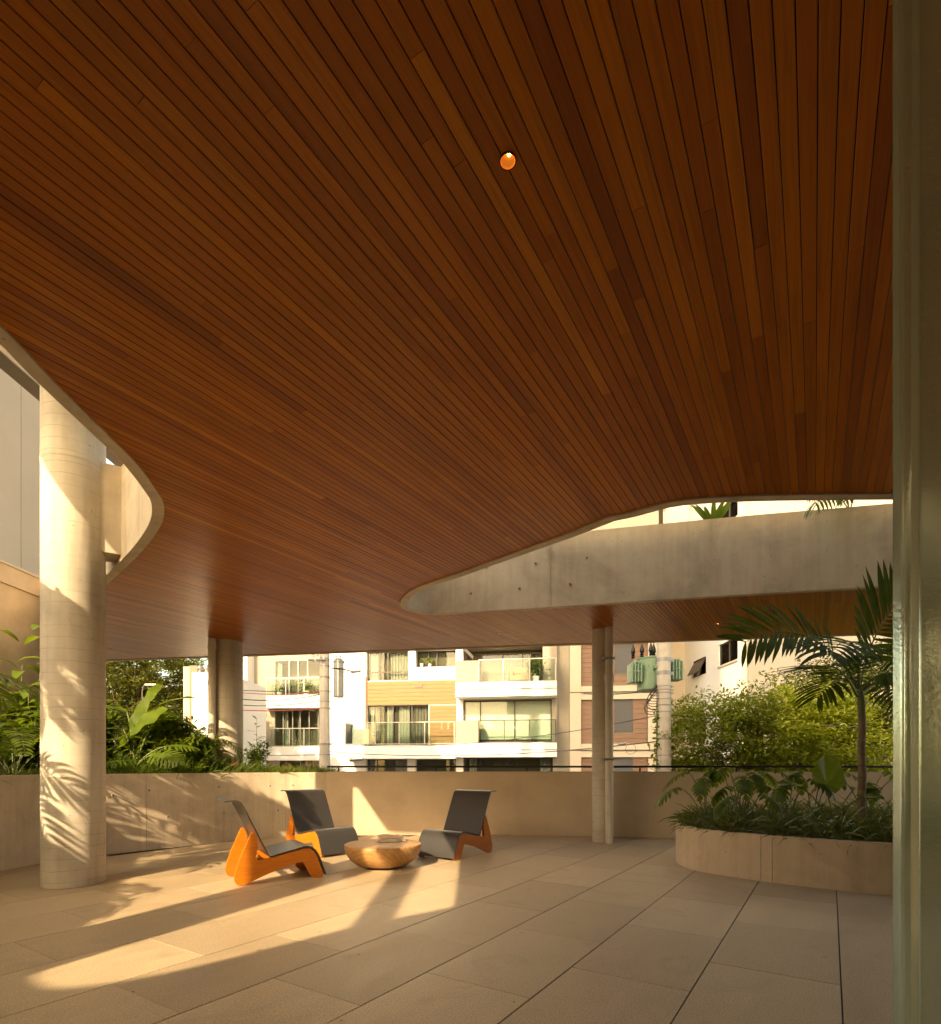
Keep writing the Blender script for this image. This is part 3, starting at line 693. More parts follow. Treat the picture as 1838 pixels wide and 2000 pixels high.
# ------------------------------------------------------------------ leaves
def nrm(v): v = Vector(v); return v.normalized() if v.length > 1e-9 else Vector((0, 0, 1))
P_LANCE = lambda t: max(0.02, math.sin(math.pi * min(1, t * 0.97 + 0.03)) ** 0.8)
P_STRAP = lambda t: 0.75 + 0.25 * math.sin(math.pi * t) if t < 0.55 else max(0.03, (1 - (t - 0.55) / 0.45) ** 0.8)
P_OVATE = lambda t: max(0.02, math.sin(math.pi * t ** 0.72) ** 0.75)
def blade(mb, base, d, up, L, W, droop=0.4, segs=4, fold=0.15, prof=P_LANCE, wave=0.0, m=0):
    p = Vector(base); d = nrm(d); up = Vector(up); st = L / segs; rows = []
    ph = random.random() * 6
    for i in range(segs + 1):
        t = i / segs; side = d.cross(up)
        side = side.normalized() if side.length > 1e-4 else Vector((1, 0, 0))
        n_ = side.cross(d).normalized(); wd = W * prof(t) * 0.5
        lift = n_ * (fold * wd + wave * wd * math.sin(ph + t * 14)); lift2 = n_ * (fold * wd + wave * wd * math.sin(ph + 2 + t * 13))
        rows.append((p - side * wd + lift, p.copy(), p + side * wd + lift2))
        d = (d + Vector((0, 0, -droop / segs))).normalized(); p = p + d * st
    b = len(mb.v)
    for r_ in rows: mb.v += [tuple(q) for q in r_]
    for i in range(segs):
        k = b + i * 3; mb.f += [(k, k + 1, k + 4, k + 3), (k + 1, k + 2, k + 5, k + 4)]; mb.m += [m, m]
    return p
def rnd_dir(zmin=-0.2, zmax=0.8):
    a = random.uniform(0, 2 * math.pi); z = random.uniform(zmin, zmax); r_ = math.sqrt(max(0, 1 - z * z)); return Vector((r_ * math.cos(a), r_ * math.sin(a), z))
def bez(p0, p1, p2, n=10):
    p0, p1, p2 = Vector(p0), Vector(p1), Vector(p2)
    return [p0 * (1 - t) ** 2 + p1 * 2 * t * (1 - t) + p2 * t * t for t in [i / n for i in range(n + 1)]]
def frond(parent, pts, n=22, L=0.4, W=0.035, start=0.25, fwd=0.6, droop=0.5, mat=L_DARK, up=Vector((0, 0, 1)), r0=0.012, individual=True, vee=0.25, name='frond', sides=(-1, 1)):
    m = MB(); k = len(pts) - 1
    m.tube(pts, [r0 * (1 - 0.8 * i / k) for i in range(k + 1)], 6)
    fr = m.build(name, M_STEM, parent, smooth=True)
    lb = LB()
    for i in range(n):
        t = start + (1 - start) * (i + 0.5) / n; x = t * k; a = min(k - 1, int(x)); f = x - a
        p = pts[a].lerp(pts[a + 1], f); d = nrm(pts[a + 1] - pts[a]); side = d.cross(up); side = nrm(side); nn = nrm(side.cross(d))
        env = 0.55 + 0.45 * math.sin(math.pi * min(1, (i + 1) / n * 0.95)); ll = L * env * random.uniform(0.92, 1.08)
        for s in sides:
            dr = nrm(side * s + d * (fwd * (0.7 + 0.9 * i / n)) + nn * vee + Vector((random.gauss(0, .04), random.gauss(0, .04), random.gauss(0, .04))))
            tgt = LB() if individual else lb
            blade(tgt, p, dr, nn, ll, W, droop * random.uniform(0.8, 1.2), 5, 0.25, P_LANCE)
            if individual: tgt.build('leaflet', mat, fr, smooth='all')
    if not individual:
        o = lb.build('leaflets', mat, fr, smooth='all'); o['kind'] = 'stuff'
    return fr
def split_leaf(mb, base, d, up, L, W, lobes=6, droop=0.4, gap=0.72):      # deeply cut leaf: midrib with finger lobes
    d = nrm(d); up = Vector(up); p = Vector(base); st = L / lobes
    for i in range(lobes + 1):
        t = i / lobes; side = nrm(d.cross(up)); n_ = nrm(side.cross(d))
        ll = W * 0.5 * (math.sin(math.pi * (0.16 + 0.80 * t)) ** 0.7)
        if i < lobes:
            for s in (-1, 1):
                ang = 0.25 + 0.75 * t
                dr = nrm(side * s + d * (ang - 0.35 if t < 0.2 else ang))
                blade(mb, p, dr, n_, ll, st * (1.25 if t < .2 else 1.05) * gap * 1.15, droop * 0.7 + 0.15, 3, 0.12, P_STRAP)
            # leaf flesh along the midrib
            q = p + d * st
            mb.quad(p - side * ll * 0.24, p, q, q - side * ll * 0.24); mb.quad(p, p + side * ll * 0.24, q + side * ll * 0.24, q)
        else: blade(mb, p, d, n_, st * 1.6, st * 1.2, droop, 3, 0.1, P_LANCE)
        d = nrm(d + Vector((0, 0, -droop / lobes))); p = p + d * st
def heart_leaf(mb, c, d, up, L, W, droop=0.3):
    d = nrm(d); side = nrm(d.cross(Vector(up))); n_ = nrm(side.cross(d)); c = Vector(c); n = 18; ring = []
    for i in range(n):
        a = 2 * math.pi * i / n; x = math.cos(a); y = math.sin(a)
        r_ = 1.0 - 0.28 * max(0, -x) ** 3 * (1 if abs(y) < 0.45 else 0) + 0.25 * max(0, x) ** 4
        lx = (x * r_ * 0.5 + 0.28) * L; ly = y * r_ * 0.5 * W
        ring.append(c + d * lx + side * ly + n_ * (0.10 * abs(ly) - droop * (max(0, lx) / L) ** 2 * L * 0.5 + 0.012 * math.sin(a * 5)))
    for i in range(n): mb.poly([c + d * 0.25 * L * 0.4, ring[i], ring[(i + 1) % n]])
def leafy_stem(parent, base, top, n, L, W, mat, r=0.008, droop=0.7, bare=0.25, name='leaf', individual=True, prof=P_OVATE, wave=0.1):
    pts = bez(base, (Vector(base) + Vector(top)) / 2 + Vector((random.gauss(0, .04), random.gauss(0, .04), 0.05)), top, 8)
    m = MB(); m.tube(pts, [r * (1 - 0.6 * i / 8) for i in range(9)], 6); m.build('stem', M_STEM, parent, smooth=True)
    acc = LB()
    for i in range(n):
        t = bare + (1 - bare) * i / max(1, n - 1); x = min(7.999, t * 8); a = int(x); p = pts[a].lerp(pts[a + 1], x - a)
        ang = i * 2.4 + random.uniform(-0.4, 0.4); d = Vector((math.cos(ang), math.sin(ang), random.uniform(0.1, 0.7)))
        tgt = LB() if individual else acc
        blade(tgt, p, d, (0, 0, 1), L * random.uniform(0.75, 1.15), W * random.uniform(0.8, 1.1), droop * random.uniform(0.7, 1.4), 5, 0.22, prof, wave)
        if individual: tgt.build(name, mat, parent, smooth='all')
    if not individual:
        o = acc.build('foliage', mat, parent, smooth='all'); o['kind'] = 'stuff'
def shrub(name, c, rx, ry, h, n, L, W, mat, label, cat='shrub', stems=7, droop=0.6, prof=P_LANCE, group=None):
    root = empty(name, c, random.random() * 6, label, cat, group)
    m = MB(); tips = []
    for i in range(stems):
        a = 2 * math.pi * i / stems + random.random(); rr = random.uniform(0.3, 0.9)
        tip = Vector((rx * rr * math.cos(a), ry * rr * math.sin(a), h * random.uniform(0.6, 0.98))); tips.append(tip)
        m.tube(bez((0.03 * math.cos(a), 0.03 * math.sin(a), 0), (tip.x * 0.4, tip.y * 0.4, tip.z * 0.6), tip, 6), [0.009 * (1 - 0.11 * k) for k in range(7)], 5)
    m.build('stems', M_STEM, root, smooth=True)
    lb = LB()
    for i in range(n):
        tip = random.choice(tips); t = random.uniform(0.25, 1.02)
        p = bez((0, 0, 0), (tip.x * 0.4, tip.y * 0.4, tip.z * 0.6), tip, 4); x = min(3.99, t * 4); q = p[int(x)].lerp(p[int(x) + 1], x - int(x))
        q = q + Vector((random.gauss(0, rx * .17), random.gauss(0, ry * .17), random.gauss(0, .05)))
        blade(lb, q, rnd_dir(-0.1, 0.8), (0, 0, 1), L * random.uniform(0.6, 1.2), W * random.uniform(0.7, 1.2), droop * random.uniform(0.5, 1.6), 3, 0.2, prof)
    o = lb.build('foliage', mat, root, smooth='all'); o['kind'] = 'stuff'
    return root
def grass(name, pts, n, hmin, hmax, wd, mat, spread=0.06, lean=0.5, droop=1.0):
    lb = LB()
    for i in range(n):
        x, y, z = random.choice(pts); x += random.gauss(0, spread); y += random.gauss(0, spread)
        a = random.uniform(0, 2 * math.pi); l_ = random.uniform(0.1, lean)
        blade(lb, (x, y, z), (l_ * math.cos(a), l_ * math.sin(a), 1), (math.sin(a), -math.cos(a), 0.3), random.uniform(hmin, hmax), wd * random.uniform(0.7, 1.2), droop * random.uniform(0.6, 1.5), 4, 0.1, P_STRAP)
    return tag(lb.build(name, mat, smooth='all'), kind='stuff')

# ---- palm in the right planter
PY = 5.72
palm = empty('palm_tree', (0, 0, 0), 0, 'young palm tree with long dark fronds growing in the low right planter', 'palm tree')
base = W3(1684, 1622, PY); base.z = 0.39; neck = W3(1683, 1395, PY)
pts = [base.lerp(neck, i / 12) + Vector((0.006 * math.sin(i * 1.3), 0, 0)) for i in range(13)]
rad = []
for i in range(13): rad.append((0.040 - 0.0075 * i / 12) * (1.0 + (0.07 if i % 3 == 0 else 0)))
m = MB(); m.tube(pts, rad, 16); tr = m.build('trunk', M_TRUNK, palm, smooth=True)
for i in range(1, 9):
    p = base.lerp(neck, i / 10.5); m = MB(); m.tube([p, p + Vector((0, 0, 0.008))], 0.0405 - 0.003 * i / 10, 16); m.build('trunk_ring', M_BARK, tr, smooth=True)
crown = W3(1681, 1345, PY)
m = MB(); m.tube([neck, neck.lerp(crown, .4), crown], [0.034, 0.040, 0.022], 14); m.build('crownshaft', M_STEM, palm, smooth=True)
def z5(x, y): return 1400 + x / 5.105, 1070 + y / 5.105
def pz(x, y, dY=0.0): return W3(*z5(x, y), PY + dY)
up = Vector((0, 0, 1))
# (control points, n leaflets, L, W, start, fwd, droop, up)
FR = [([pz(1400, 1400), pz(1230, 980, -.12), pz(760, 660, -.22), pz(260, 950, -.3)], 19, .52, .047, .30, .75, .30, Vector((0.45, -0.75, 0.5))),
      ([pz(1420, 1400), pz(1520, 930, .1), pz(1640, 720, .15), pz(1840, 520, .2)], 13, .62, .066, .22, .55, .10, Vector((0.3, -0.9, 0.3))),
      ([pz(1400, 1480), pz(1300, 1270, -.30), pz(1180, 1120, -.65), pz(1040, 1200, -.95)], 15, .50, .043, .35, .45, .35, Vector((-0.3, -0.25, 0.9))),
      ([pz(1410, 1400), pz(1440, 900, -.25), pz(1300, 800, -.75), pz(1120, 1080, -1.05)], 18, .46, .046, .30, .55, .75, Vector((0.1, -0.4, 0.9))),
      ([pz(1430, 1440), pz(1600, 1190, -.2), pz(1800, 1180, -.35), pz(2080, 1420, -.45)], 16, .50, .047, .30, .6, .6, Vector((-0.2, -0.6, 0.7))),
      ([pz(1430, 1480), pz(1600, 1280, .35), pz(1800, 1300, .7), pz(1980, 1600, .9)], 16, .50, .047, .30, .6, .7, up),
      ([pz(1410, 1440), pz(1330, 1250, .4), pz(1200, 1240, .75), pz(1000, 1500, 1.0)], 16, .48, .043, .30, .6, .7, up)]
for P4, n_, L_, W_, s_, f_, dr_, up_ in FR:
    a, b, c, d = P4; cur = [a * (1 - t) ** 3 + b * 3 * t * (1 - t) ** 2 + c * 3 * t * t * (1 - t) + d * t ** 3 for t in [i / 14 for i in range(15)]]
    frond(palm, cur, n_, L_, W_, s_, f_, dr_, L_DARK, up_, 0.013)

# ---- low grass and leafy plants in the right planter
def inside(poly, x, y):
    c = False; n = len(poly)
    for i in range(n):
        a, b = poly[i], poly[(i + 1) % n]
        if (a.y > y) != (b.y > y) and x < (b.x - a.x) * (y - a.y) / (b.y - a.y) + a.x: c = not c
    return c
qin2 = inward(qr, 0.16); spots = []
while len(spots) < 420:
    x, y = random.uniform(2.3, 5.2), random.uniform(4.2, 7.3)
    if inside(qin2, x, y): spots.append((x, y, 0.395))
grass('grass', spots, 5200, 0.18, 0.46, 0.0155, L_GRASS, 0.04, 0.95, 1.5)
edge = [(p.x, p.y, 0.40) for p in inward(qr, 0.13) if p.y < 6.9]
grass('grass', edge, 1500, 0.14, 0.28, 0.010, L_GRASS, 0.03, 1.0, 1.3)
def monstera(x, y, z, leaves, label, mat=L_MID, sc_=1.0, group='split-leaf plants in the right planter'):
    root = empty('split_leaf_plant', (x, y, z), 0, label, 'plant', group)
    for a, reach, h, L in leaves:
        tip = Vector((reach * math.cos(a), reach * math.sin(a), h)); pts = bez((0, 0, 0), (tip.x * 0.35, tip.y * 0.35, h * 0.95), tip, 8)
        m = MB(); m.tube(pts, [0.008 - 0.0005 * i for i in range(9)], 6); m.build('leaf_stalk', M_STEM, root, smooth=True)
        lb = LB(); d = Vector((math.cos(a), math.sin(a), -0.25)); split_leaf(lb, tip, d, (0, 0, 1), L * sc_, L * 0.95 * sc_, 6, 0.9)
        lb.build('leaf', mat, root, smooth='all')
    return root
def at(u, v, z): x, y = px_floor(u, v, z); return x, y
monstera(2.62, 6.25, 0.38, [(3.3, .34, .48, .30), (2.6, .20, .66, .30), (4.2, .16, .60, .30), (1.0, .25, .70, .28)], 'split-leaf plant spilling over the left tip of the low planter')
monstera(3.05, 6.35, 0.38, [(4.4, .22, .62, .32), (2.6, .26, .66, .30), (0.6, .30, .58, .30), (5.4, .30, .50, .28), (1.6, .3, .7, .3)], 'split-leaf plant in the middle left of the low planter grass')
monstera(3.55, 6.25, 0.38, [(4.0, .25, .52, .30), (5.2, .26, .58, .28), (2.2, .30, .62, .28), (0.8, .3, .62, .3)], 'split-leaf plant left of the big heart-shaped leaf')
monstera(4.45, 6.3, 0.38, [(4.2, .25, .55, .30), (5.6, .30, .60, .30), (0.2, .30, .66, .28), (2.4, .3, .6, .3)], 'split-leaf plant close behind the palm trunk')
monstera(2.85, 5.75, 0.38, [(3.6, .24, .42, .28), (1.8, .3, .5, .28), (5.0, .2, .44, .26)], 'small split-leaf plant nearest the front left of the low planter')
monstera(3.3, 6.75, 0.38, [(3.4, .3, .7, .32), (4.6, .25, .66, .3), (5.6, .3, .7, .3), (0.4, .3, .66, .3)], 'split-leaf plant at the back of the low planter near the parapet')
monstera(4.1, 6.7, 0.38, [(3.6, .3, .66, .32), (4.8, .25, .7, .3), (5.8, .3, .66, .3)], 'split-leaf plant at the back right of the low planter')
al = empty('elephant_ear', (3.86, 5.95, 0.38), 0, 'elephant ear plant with one large upright heart-shaped leaf beside the palm trunk', 'plant')
for tip, d, up_, L in (((-0.10, -0.02, .50), (0.35, 0.15, 1.0), (0.1, -1, 0.5), .40), ((-.36, .05, .52), (-0.9, -.2, .15), (0, -.2, 1), .26), ((.30, .1, .48), (1, -.2, .1), (0, 0, 1), .28), ((.1, -.3, .42), (.2, -1, 0), (0, 0, 1), .24)):
    m = MB(); m.tube(bez((0, 0, 0), (tip[0] * .3, tip[1] * .3, tip[2] * .7), tip, 8), [0.010 - .0006 * i for i in range(9)], 6); m.build('leaf_stalk', M_STEM, al, smooth=True)
    lb = LB(); heart_leaf(lb, tip, d, up_, L, L * 0.85, 0.25); lb.build('leaf', L_LIGHT, al, smooth='all')

# ---- left planter
ZS = 0.92
def ginger(x, y, hs, label, mat=L_MID, L=.34, W=.10):
    root = empty('ginger_plant', (x, y, ZS), 0, label, 'plant', 'tall leafy plants by the boundary wall')
    for i, h in enumerate(hs):
        a = random.uniform(0, 6.28); b = Vector((0.10 * math.cos(a), 0.10 * math.sin(a), 0)); leafy_stem(root, b, b + Vector((random.gauss(0.05, .14), random.gauss(0, .14), h)), 12, L, W * 1.35, mat, 0.009, 0.9, 0.25)
    return root
ginger(-5.75, 7.35, (2.2, 1.75, 1.25, .9), 'tall ginger plant with bright drooping top leaves just left of the thick column', L_LIGHT)
ginger(-6.05, 7.25, (1.95, 1.55, 1.2), 'tall dark-leaved ginger plant at the far left edge before the stucco wall', L_MID)
ginger(-5.45, 6.95, (1.1, .85, .7), 'shorter ginger plant at the front left of the tall planter', L_DARK, .30, .12)
ginger(-6.0, 8.3, (1.5, 1.2, 1.0, 1.3), 'tall ginger plant in the far corner behind the thick column', L_DARK)
def fern(x, y, z, n, L, label, mat=L_MID, hgt=.5, group='arching ferns in the left planter', leafl=.12, lw=.022, nl=22, a0=0, a1=6.28):
    root = empty('fern', (x, y, z), 0, label, 'fern', group)
    for i in range(n):
        a = a0 + (a1 - a0) * (i + random.uniform(-.2, .2)) / n; l_ = L * random.uniform(.8, 1.1); hh = hgt * random.uniform(.8, 1.2)
        pts = bez((0, 0, 0), (math.cos(a) * l_ * .4, math.sin(a) * l_ * .4, hh * 1.5), (math.cos(a) * l_, math.sin(a) * l_, hh * .5), 10)
        frond(root, pts, nl, leafl, lw, .2, .4, .5, mat, Vector((0, 0, 1)), .006, False)
    return root
fern(-5.35, 6.55, ZS, 8, .75, 'arching fern hanging at the front of the planter at the far left', L_MID, .55, leafl=.17, lw=.03)
fern(-5.7, 6.95, ZS, 8, .8, 'dark fern below the tall ginger at the far left', L_DARK, .6, leafl=.2, lw=.035)
# big-leaved heliconia right of the column
hel = empty('heliconia', (-4.78, 7.95, ZS), 0, 'heliconia with large glossy upright leaves directly right of the thick column', 'plant')
for tip, d, L, W, up_, mt in (((.02, -.05, .62), (.32, -.02, 1.0), .62, .22, (0, -1, .3), L_LIGHT), ((.55, -.12, .98), (-.75, -.25, -.42), .62, .30, (-.2, -.75, .75), L_LIGHT), ((.32, .05, 1.05), (1.0, 0, .45), .62, .15, (0, -.3, 1), L_MID),
        ((-.1, 0, .95), (-.9, -.2, .35), .55, .15, (0, -.3, 1), L_MID), ((.2, .1, .85), (.9, .4, .1), .6, .16, (0, -.3, 1), L_MID), ((-.15, 0, .7), (-1, -.3, .15), .45, .13, (0, 0, 1), L_DARK), ((.1, .15, 1.1), (.1, .5, .8), .5, .16, (0, -1, 0), L_MID)):
    m = MB(); m.tube(bez((0, 0, 0), (tip[0] * .2, tip[1] * .2, tip[2] * .7), tip, 8), [0.014 - .0009 * i for i in range(9)], 6); m.build('leaf_stalk', M_STEM, hel, smooth=True)
    lb = LB(); blade(lb, tip, d, up_, L, W, .5, 12, .18, P_OVATE, .16); lb.build('leaf', mt, hel, smooth='all')
# split-leaf philodendron over the wall
ph = empty('philodendron', (-4.55, 7.62, ZS), 0, 'philodendron with one big deeply cut leaf facing the terrace above the planter wall', 'plant')
for tip, d, L, up_, lo_ in (((.28, -.10, .33), (.85, -.25, .05), .46, (.05, -.75, .65), 8), ((.05, -.2, .25), (-.4, -.9, .1), .36, (0, -.5, .8), 7), ((.35, .1, .45), (.9, .3, .2), .36, (0, -.4, .9), 7)):
    m = MB(); m.tube(bez((-.15, 0, 0), (tip[0] * .3, tip[1] * .3, tip[2] * .9), tip, 8), [0.011 - .0007 * i for i in range(9)], 6); m.build('leaf_stalk', M_STEM, ph, smooth=True)
    lb = LB(); split_leaf(lb, tip, d, up_, L, L * .95, lo_, .45, .55); lb.build('leaf', L_LIGHT, ph, smooth='all')
SH = [(-4.9, 8.5, .4, .35, .95, 1100, .17, .045, L_MID, 'dense dark shrub behind the heliconia leaves'), (-4.45, 8.5, .36, .32, .95, 1300, .13, .032, L_MID, 'dense green shrub in the middle of the planter left of the round column'),
      (-4.35, 8.05, .30, .26, .68, 1100, .13, .032, L_MID, 'low bushy shrub behind the deeply cut leaf'), (-4.08, 8.35, .26, .2, .62, 950, .14, .034, L_MID, 'bushy shrub with hanging leaves in front of the round column'),
      (-3.95, 8.05, .22, .2, .40, 800, .12, .030, L_MID, 'low dark shrub at the planter edge below the round column'), (-4.6, 8.85, .4, .3, 1.05, 1100, .16, .04, L_MID, 'tall dark shrub at the back of the planter near the white annex'),
      (-5.2, 8.9, .4, .3, 1.15, 1100, .16, .045, L_MID, 'tall green shrub at the back of the planter beside the thick column')]
for x, y, rx, ry, h, n_, L_, W_, mt, lb_ in SH: shrub('shrub', (x, y, ZS), rx, ry, h, n_, L_, W_, mt, lb_, group='shrubs in the left planter')
for x, y, rx, ry, h, n_, L_, W_, mt, lb_ in [(-4.55, 7.95, .30, .22, .42, 420, .17, .06, L_MID, 'broad-leaved low shrub directly behind the deeply cut leaf'), (-4.9, 8.15, .3, .28, .72, 420, .22, .075, L_MID, 'broad-leaved shrub between the thick column and the heliconia'), (-4.3, 8.65, .34, .28, .92, 520, .20, .055, L_MID, 'broad-leaved shrub left of the fern before the white annex'), (-4.75, 8.35, .34, .28, 1.15, 520, .22, .06, L_LIGHT, 'tall bright broad-leaved shrub in front of the heliconia stems'), (-4.42, 8.15, .30, .24, 1.0, 480, .20, .055, L_LIGHT, 'bright leafy shrub between the heliconia and the fern'), (-4.12, 8.15, .24, .2, .74, 420, .17, .045, L_LIGHT, 'bright shrub spilling towards the round column'), (-5.5, 8.4, .4, .3, 1.3, 420, .26, .085, L_LIGHT, 'tall bright broad-leaved shrub behind the thick column'), (-5.55, 7.2, .35, .3, .85, 360, .24, .085, L_MID, 'broad-leaved shrub left of the thick column low in the planter'), (-5.9, 7.6, .35, .3, 1.15, 380, .26, .09, L_MID, 'broad-leaved shrub against the stucco wall at the far left')]: shrub('shrub', (x, y, ZS), rx, ry, h, n_, L_, W_, mt, lb_, prof=P_OVATE, droop=.9, group='shrubs in the left planter')
shrub('shrub', (-3.42, 8.95, ZS), .20, .18, .62, 620, .15, .034, L_MID, 'small upright shrub with purple flowers right of the round column', stems=6)
tl = empty('young_plant', (-3.38, 8.9, ZS), 0, 'single tall young stem rising above the small shrub right of the round column', 'plant'); leafy_stem(tl, (0, 0, 0), (-.02, 0, .92), 8, .17, .04, L_MID, .006, .5, .45, prof=P_LANCE)
fern(-4.18, 8.75, ZS, 7, .62, 'fern with long arching leaflets seen against the white annex', L_MID, .72, leafl=.22, lw=.030, nl=16, group=None)
# drooping plant
dr = empty('drooping_plant', (-3.92, 8.30, ZS), 0, 'drooping plant with pale hanging leaves in front of the round column', 'plant'); acc = LB()
m = MB(); m.tube(bez((-.1, 0, 0), (-.1, -.02, .65), (.06, -.05, .68), 8), [.01 - .0006 * i for i in range(9)], 6); m.build('stem', M_STEM, dr, smooth=True)
for i in range(34):
    a = random.uniform(0, 6.28); lb = LB(); blade(lb, (.02 + random.gauss(0, .05), -.05 + random.gauss(0, .04), .66 - random.random() * .12), (math.cos(a) * .5, math.sin(a) * .5, -.3), (math.cos(a), math.sin(a), .6), random.uniform(.2, .38), .045, 2.2, 5, .2, P_LANCE); lb.build('leaf', L_LIGHT, dr, smooth='all')
ck = empty('cordyline', (-3.62, 8.45, ZS), 0, 'small pink-leaved cordyline in front of the round column', 'plant')
for i in range(14):
    a = i * 2.4; lb = LB(); blade(lb, (0, 0, .05 + .01 * i), (math.cos(a) * .8, math.sin(a) * .8, .7), (0, 0, 1), .17, .035, .6, 4, .2, P_LANCE); lb.build('leaf', L_PINK, ck, smooth='all')
tops = offset(pl, 0.22); line = [(p.x, p.y, ZS) for p in tops if p.x > -4.8 and p.y > 6.5]; line2 = [(p.x, p.y, ZS) for p in offset(pl, .17) if p.y > 5.6]
strip = [(x + random.uniform(-.1, .1), y + random.uniform(0, .35), ZS) for x, y, z in line if x > -3.7] * 3
grass('grass', strip, 2600, .10, .26, .008, L_LAWN, .05, .7, .9)
grass('grass', line2, 2200, .10, .24, .008, L_MID, .04, .9, 1.2)
grass('grass', [(x, y + .3, ZS) for x, y, z in line if x < -3.4], 1500, .16, .42, .016, L_DARK, .14, .8, 1.0)
fl = LB()
for i in range(70):
    x, y, z = random.choice(strip); q = Vector((x, y + .1, z + random.uniform(.14, .26)))
    for k in range(4): blade(fl, q, rnd_dir(0, 1), (0, 0, 1), .022, .012, .2, 2)
L_PURP = leafmat('petal_purple', (0.30, 0.16, 0.36), (0.45, 0.28, 0.5), .4)
tag(fl.build('flowers', L_PURP), kind='stuff')
# palms just outside the left edge, shading column, wall and floor
def side_palm(x, y, z, h, n, L, label, a0=0.0, leafl=.42, nl=16, lw=.05, droop=.6):
    root = empty('palm_tree', (x, y, z), 0, label, 'palm tree', 'palms in the left planter beside the opening')
    m = MB(); m.tube([(0, 0, 0), (.02, .01, h * .5), (0, 0, h)], [.045, .04, .032], 12); m.build('trunk', M_TRUNK, root, smooth=True)
    for i in range(n):
        a = a0 + 6.28 * i / n; l_ = L * random.uniform(.85, 1.1); e = random.uniform(.45, .85)
        pts = bez((0, 0, h), (math.cos(a) * l_ * .4, math.sin(a) * l_ * .4, h + e), (math.cos(a) * l_, math.sin(a) * l_, h + e * .15), 10)
        frond(root, pts, nl, leafl, lw, .25, .6, droop, L_MID, Vector((0, 0, 1)), .010, False)
side_palm(-5.35, 5.15, ZS, .75, 7, 1.05, 'palm with lit frond tips at the left edge of the planter', .3)
side_palm(-5.15, 2.9, ZS, 2.55, 18, 1.0, 'tall palm beside the left planter wall next to the thick column', .9, nl=20)
side_palm(-5.2, 3.45, ZS, .95, 8, 1.0, 'short palm beside the left planter wall next to the thick column', .4)
side_palm(-5.15, 0.75, ZS, 1.2, 8, 1.15, 'palm in the left planter nearest the camera', .1)

M_DRY = plain('dry_leaf', (0.20, 0.11, 0.04), 0.8, var=0.3)
lb = LB()
for i in range(46):
    if i % 3 == 0: x, y = random.uniform(-4.3, -1.5), random.uniform(4.5, 8.2)
    elif i % 3 == 1: x, y = random.uniform(-1.0, 2.6), random.uniform(6.5, 8.5)
    else: x, y = random.uniform(-2.0, 2.4), random.uniform(2.4, 6.0)
    a = random.uniform(0, 6.28); blade(lb, (x, y, .004), (math.cos(a), math.sin(a), .15), (0, 0, 1), random.uniform(.012, .035), random.uniform(.006, .014), .3, 3, .25, P_LANCE)
tag(lb.build('litter', M_DRY), kind='stuff')

# ------------------------------------------------------------------ street buildings
apt = empty('apartment_building', (0, 27.4, 0), SA, 'white and beige apartment block with balconies and wood panels across the street', 'building')
CS, SN = math.cos(SA), math.sin(SA)
def S(u, d=0.0):                                 # facade coordinate of a column of the photograph, d = metres behind the front plane
    k = (u - CU) / F_PX; Y0 = 27.4 + d / CS
    Y = Y0 / (1 + 0.14 * k); return (k * Y) * CS + (Y - 27.4) * SN
def Z(u, v, d=0.0):
    k = (u - CU) / F_PX; Y = (27.4 + d / CS) / (1 + 0.14 * k); return EYE + (HV - v) / F_PX * Y
def fbox(name, u0, u1, v0, v1, y0, y1, mat, parent=apt, zu=None):
    zu = zu or (u0 + u1) / 2; m = MB(); m.box(S(u0), S(u1), y0, y1, Z(zu, v1), Z(zu, v0)); return m.build(name, mat, parent)
def wall_holes(name, u0, u1, z0, z1, holes, y, mat, depth=0.9):
    xs = sorted({S(u0), S(u1)} | {x for h in holes for x in h[:2]}); zs = sorted({z0, z1} | {q for h in holes for q in h[2:]})
    m = LB()
    for i in range(len(xs) - 1):
        for j in range(len(zs) - 1):
            cx, cz = (xs[i] + xs[i + 1]) / 2, (zs[j] + zs[j + 1]) / 2
            if any(h[0] < cx < h[1] and h[2] < cz < h[3] for h in holes): continue
            m.quad((xs[i], y, zs[j]), (xs[i + 1], y, zs[j]), (xs[i + 1], y, zs[j + 1]), (xs[i], y, zs[j + 1]))
    for a, b, c, d in holes:
        y2 = y + depth
        m.quad((a, y, c), (a, y, d), (a, y2, d), (a, y2, c)); m.quad((b, y, d), (b, y, c), (b, y2, c), (b, y2, d))
        m.quad((a, y, c), (a, y2, c), (b, y2, c), (b, y, c)); m.quad((a, y, d), (b, y, d), (b, y2, d), (a, y2, d))
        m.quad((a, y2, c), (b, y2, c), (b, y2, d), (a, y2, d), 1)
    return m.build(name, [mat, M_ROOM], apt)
def H(u0, u1, v0, v1): zu = (u0 + u1) / 2; return (S(u0), S(u1), Z(zu, v1), Z(zu, v0))
